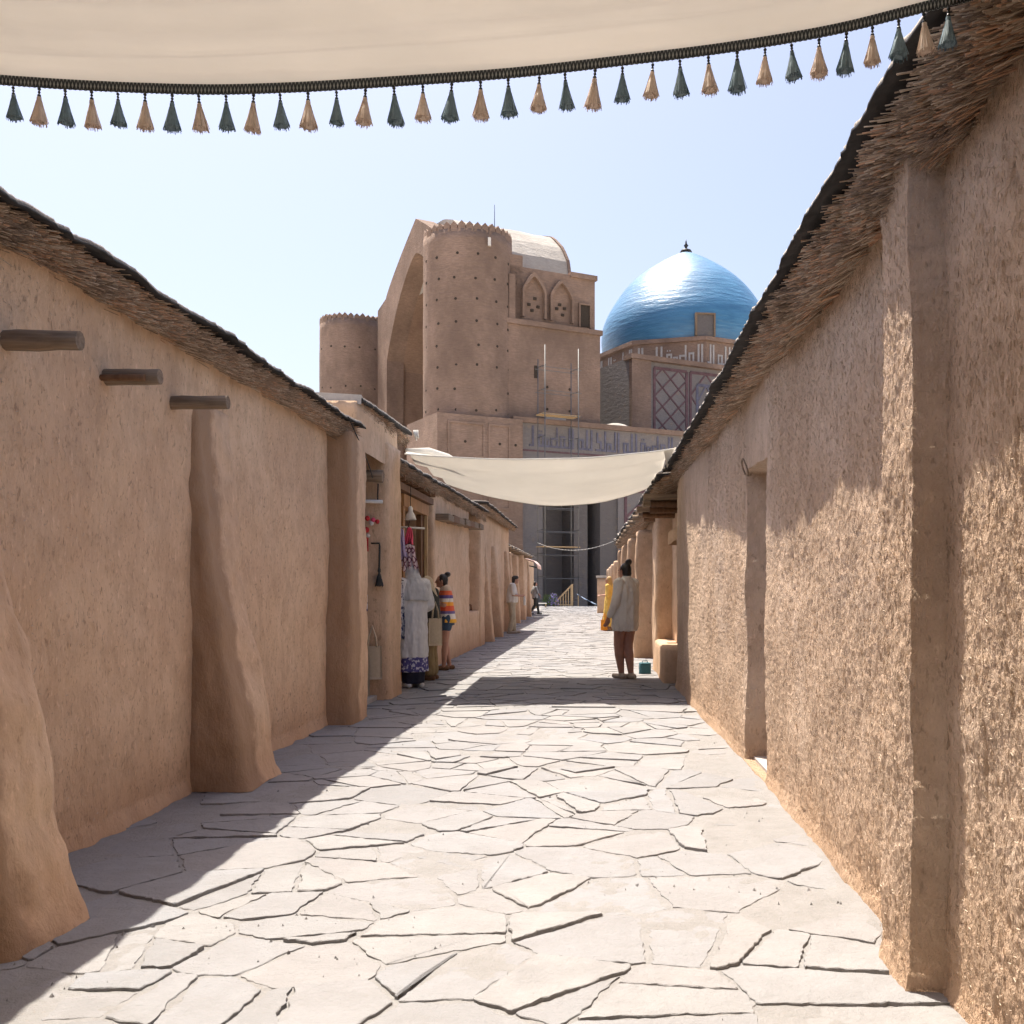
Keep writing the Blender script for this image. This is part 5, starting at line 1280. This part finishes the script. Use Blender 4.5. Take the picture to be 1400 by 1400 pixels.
# person in dark top, half hidden
J = stand(head=(0, .08, 1.50), neck=(0, .03, 1.40), wrl=(-.16, .22, 1.02), wrr=(.18, .20, 1.02), hdl=(.3, .9, .1), hdr=(-.3, .9, .1))
t = figure('person in dark top, khaki trousers and pale headscarf between robed and striped-top people', (-2.50, 15.2, 0), 1.45, .95, J, 'skin', .010)
shoes(t, J, 'timber_dark'); hd = Vector(J['head'])
m_ = MB(); ell(m_, hd + Vector((0, -.015, .015)), (.088, .095, .115)); capv(m_, hd + Vector((0, -.05, -.06)), hd + Vector((0, -.07, -.2)), .085, .11); fuse(m_, 'headscarf', .012, 'cloth_canvas', t, 3, .008)
m_ = MB(); loft(m_, [(0, 0, .74, .19, .15), (0, 0, .95, .185, .145), (0, .01, 1.15, .18, .14), (0, .02, 1.32, .17, .11), (0, .025, 1.42, .075, .068)], 28, .03)
for s in ('l', 'r'): a, b, c = [Vector(J[k + s]) for k in ('sh', 'el', 'wr')]; capv(m_, a, b, .074, .062); capv(m_, b, b.lerp(c, .8), .062, .05)
fuse(m_, 'top', .012, 'cloth_dark', t, 2, .008)
m_ = MB(); loft(m_, [(0, 0, .72, .165, .135), (0, 0, .90, .17, .14)])
for s in ('l', 'r'): a, b, c = [Vector(J[k + s]) for k in ('hip', 'kn', 'an')]; capv(m_, a, b, .105, .095); capv(m_, b, c + Vector((0, 0, .05)), .095, .09)
fuse(m_, 'trousers', .012, 'cloth_khaki', t, 2, .008)
tote(-2.40, 14.95, .52, .20, .40, 'beige tote bag hanging at the side of the person in the dark top', 'cloth_canvas', .5)

# robed person
J = stand(head=(0, .05, 1.50), neck=(0, .02, 1.40), wrl=(-.14, .22, 1.0), wrr=(.16, .2, 1.0), hdl=(.3, .9, .1), hdr=(-.3, .9, .1))
t = figure('person in long white hooded robe with purple patterned hem facing into the shop', (-2.55, 14.0, 0), .7, 1.03, J, 'skin', .010)
shoes(t, J, 'shoe_white', .03); hd = Vector(J['head'])
m_ = MB(); ell(m_, hd + Vector((0, -.02, .015)), (.094, .102, .118)); loft(m_, [(0, -.02, 1.16, .215, .17), (0, -.02, 1.30, .205, .165), (0, -.015, 1.38, .165, .145), (0, 0, 1.44, .11, .12), (0, .02, 1.52, .08, .09)], 30, .05, 2., 6); fuse(m_, 'hood', .010, 'cloth_hood', t, 3, .012)
m_ = MB(); loft(m_, [(0, 0, .40, .205, .175), (0, 0, .60, .20, .168), (0, 0, .85, .195, .16), (0, .0, 1.08, .185, .15), (0, .01, 1.26, .19, .14), (0, .01, 1.36, .165, .105), (0, .015, 1.43, .08, .075)], 40, .05, 1.3, 9)
for s in ('l', 'r'): a, b, c = [Vector(J[k + s]) for k in ('sh', 'el', 'wr')]; capv(m_, a, b, .085, .082); capv(m_, b, b.lerp(c, .8), .082, .08)
fuse(m_, 'robe', .011, 'cloth_robe', t, 2, .012)
m_ = MB(); loft(m_, [(0, 0, .215, .205, .18), (0, 0, .30, .205, .178), (0, 0, .415, .198, .17)], 40, .05, 1.3, 9); fuse(m_, 'patterned_hem', .010, 'print_purple', t, 1, .006)
m_ = MB(); loft(m_, [(0, 0, .06, .15, .12), (0, 0, .20, .16, .14), (0, 0, .34, .16, .14)], 28, .05); fuse(m_, 'dark_skirt', .012, 'cloth_navy', t, 2, .006)

# person in yellow
J = stand(wrl=(-.12, .24, 1.08), hdl=(.3, .9, .1), hnl=(.2, 0, -1))
t = figure('person in long yellow dress standing by the right wall beyond the pale shirt', (.31, 33., 0), 1.2, 1.05, J, 'skin_light', .014)
hair(t, J, 'hair_blond', None, .18); shoes(t, J, 'shoe_tan')
m_ = MB(); loft(m_, [(0, 0, .14, .24, .21), (0, 0, .5, .215, .18), (0, 0, .9, .185, .15), (0, 0, 1.06, .15, .125), (0, .0, 1.26, .17, .125), (0, 0, 1.36, .155, .09), (0, 0, 1.41, .08, .07)], 32, .06, .4, 8)
for s in ('l', 'r'): a, b = Vector(J['sh' + s]), Vector(J['el' + s]); capv(m_, a, b, .07, .066)
fuse(m_, 'dress', .014, 'cloth_yellow', t, 2, .01)
tote(.14, 32.8, .02, .22, .34, 'orange bag on the ground beside the person in yellow', 'cloth_orange', .3)

# person walking at the far end
J = stand(ell=(-.22, -.10, 1.10), wrl=(-.22, -.02, .87), elr=(.22, .08, 1.10), wrr=(.2, .22, .93), knl=(-.09, .16, .50), anl=(-.09, .22, .10), knr=(.09, -.02, .47), anr=(.09, -.28, .12))
t = figure('person in grey top and dark trousers walking past the far left corner', (-3.42, 54., 0), -1.2, 1.04, J, 'skin', .016)
hair(t, J, 'hair_black'); shoes(t, J, 'cloth_dark')
m_ = MB(); loft(m_, [(0, 0, .82, .185, .15), (0, 0, 1.05, .18, .14), (0, .0, 1.26, .19, .13), (0, 0, 1.37, .165, .1), (0, 0, 1.43, .075, .07)], 28, .03)
for s in ('l', 'r'): a, b = Vector(J['sh' + s]), Vector(J['el' + s]); capv(m_, a, b, .072, .062)
fuse(m_, 'top', .016, 'cloth_grey', t, 2)
m_ = MB(); loft(m_, [(0, 0, .78, .16, .13), (0, 0, .92, .17, .14)])
for s in ('l', 'r'): a, b, c = [Vector(J[k + s]) for k in ('hip', 'kn', 'an')]; capv(m_, a, b, .10, .075); capv(m_, b, c, .075, .06)
fuse(m_, 'trousers', .016, 'cloth_dark', t, 2)

# ------------------------------------------------------------------ garments hung outside the wooden door
def drape(name, label, x, y, z1, w0, w1, h_, mat, seed, cat='garment'):
    t = thing(name, label, cat, (x, y, 0)); V = []; nx_, nz_ = 34, 22
    for j in range(nz_):
        b = j / (nz_ - 1)
        for i in range(nx_):
            a = i / (nx_ - 1) - .5; wd = w0 + (w1 - w0) * b ** .8
            V.append((a * wd + .01 * math.sin(b * 5 + seed), .03 * math.sin(a * 22 + seed + 2 * b) * (.3 + b) + .02 * float(pn(a * 5, b * 4, seed)), z1 - h_ * b - .04 * abs(a) * (1 - b) - .03 * math.sin(a * 9 + seed) * b))
    o = mk('cloth', V, [tuple(q) for q in gridq(nz_, nx_)], mat, t, True); sd = o.modifiers.new('s', 'SOLIDIFY'); sd.thickness = .004
    m_ = MB(); m_.tube([(0, 0, z1 + .09), (.015, 0, z1 + .07), (0, 0, z1 + .04), (0, 0, z1 - .01)], .004, 5); m_.tube([(-w0 / 2, 0, z1 - .02), (0, 0, z1 + .01), (w0 / 2, 0, z1 - .02)], .006, 5); m_.build('hanger', 'cable', t)
    return t
drape('scarf', 'pink scarf hanging at the top of the garment display by the wooden door', -2.62, 14.05, 2.20, .05, .16, .36, 'cloth_pink', 1., 'scarf')
drape('scarf', 'lilac scarf hanging beside the pink one by the wooden door', -2.72, 13.95, 2.18, .06, .20, .42, 'cloth_lilac', 2., 'scarf')
drape('checked_cloth', 'pale cloth with dark red check pattern hanging above the robed person', -2.60, 13.98, 1.96, .13, .26, .36, 'check_red', 3.2, 'cloth')
drape('printed_garment', 'white garment with dark blue print hanging beside the shop pillar', -2.72, 13.62, 1.48, .22, .26, .78, 'print_blue', 4.1)
lm = thing('hanging_lamp', 'small white bell-shaped lamp hanging in the wooden doorway', 'lamp', (-2.68, 14.5, 0))
m_ = MB(); m_.lathe([(.012, 2.52), (.03, 2.50), (.035, 2.44), (.06, 2.40), (.085, 2.33), (.08, 2.325), (.05, 2.38)], 16); m_.build('shade', 'shoe_white', lm, True)
m_ = MB(); m_.tube([(0, 0, 2.52), (0, 0, 2.80)], .005, 5); m_.build('cord', 'cable', lm)
m_ = MB(); m_.tube([(-2.95, 14.7, 2.24), (-2.52, 14.75, 2.22)], .014, 8); tag(m_.build('clothes_rail', 'shoe_white', None, True), 'thin white clothes rail in front of the wooden door', 'rail')
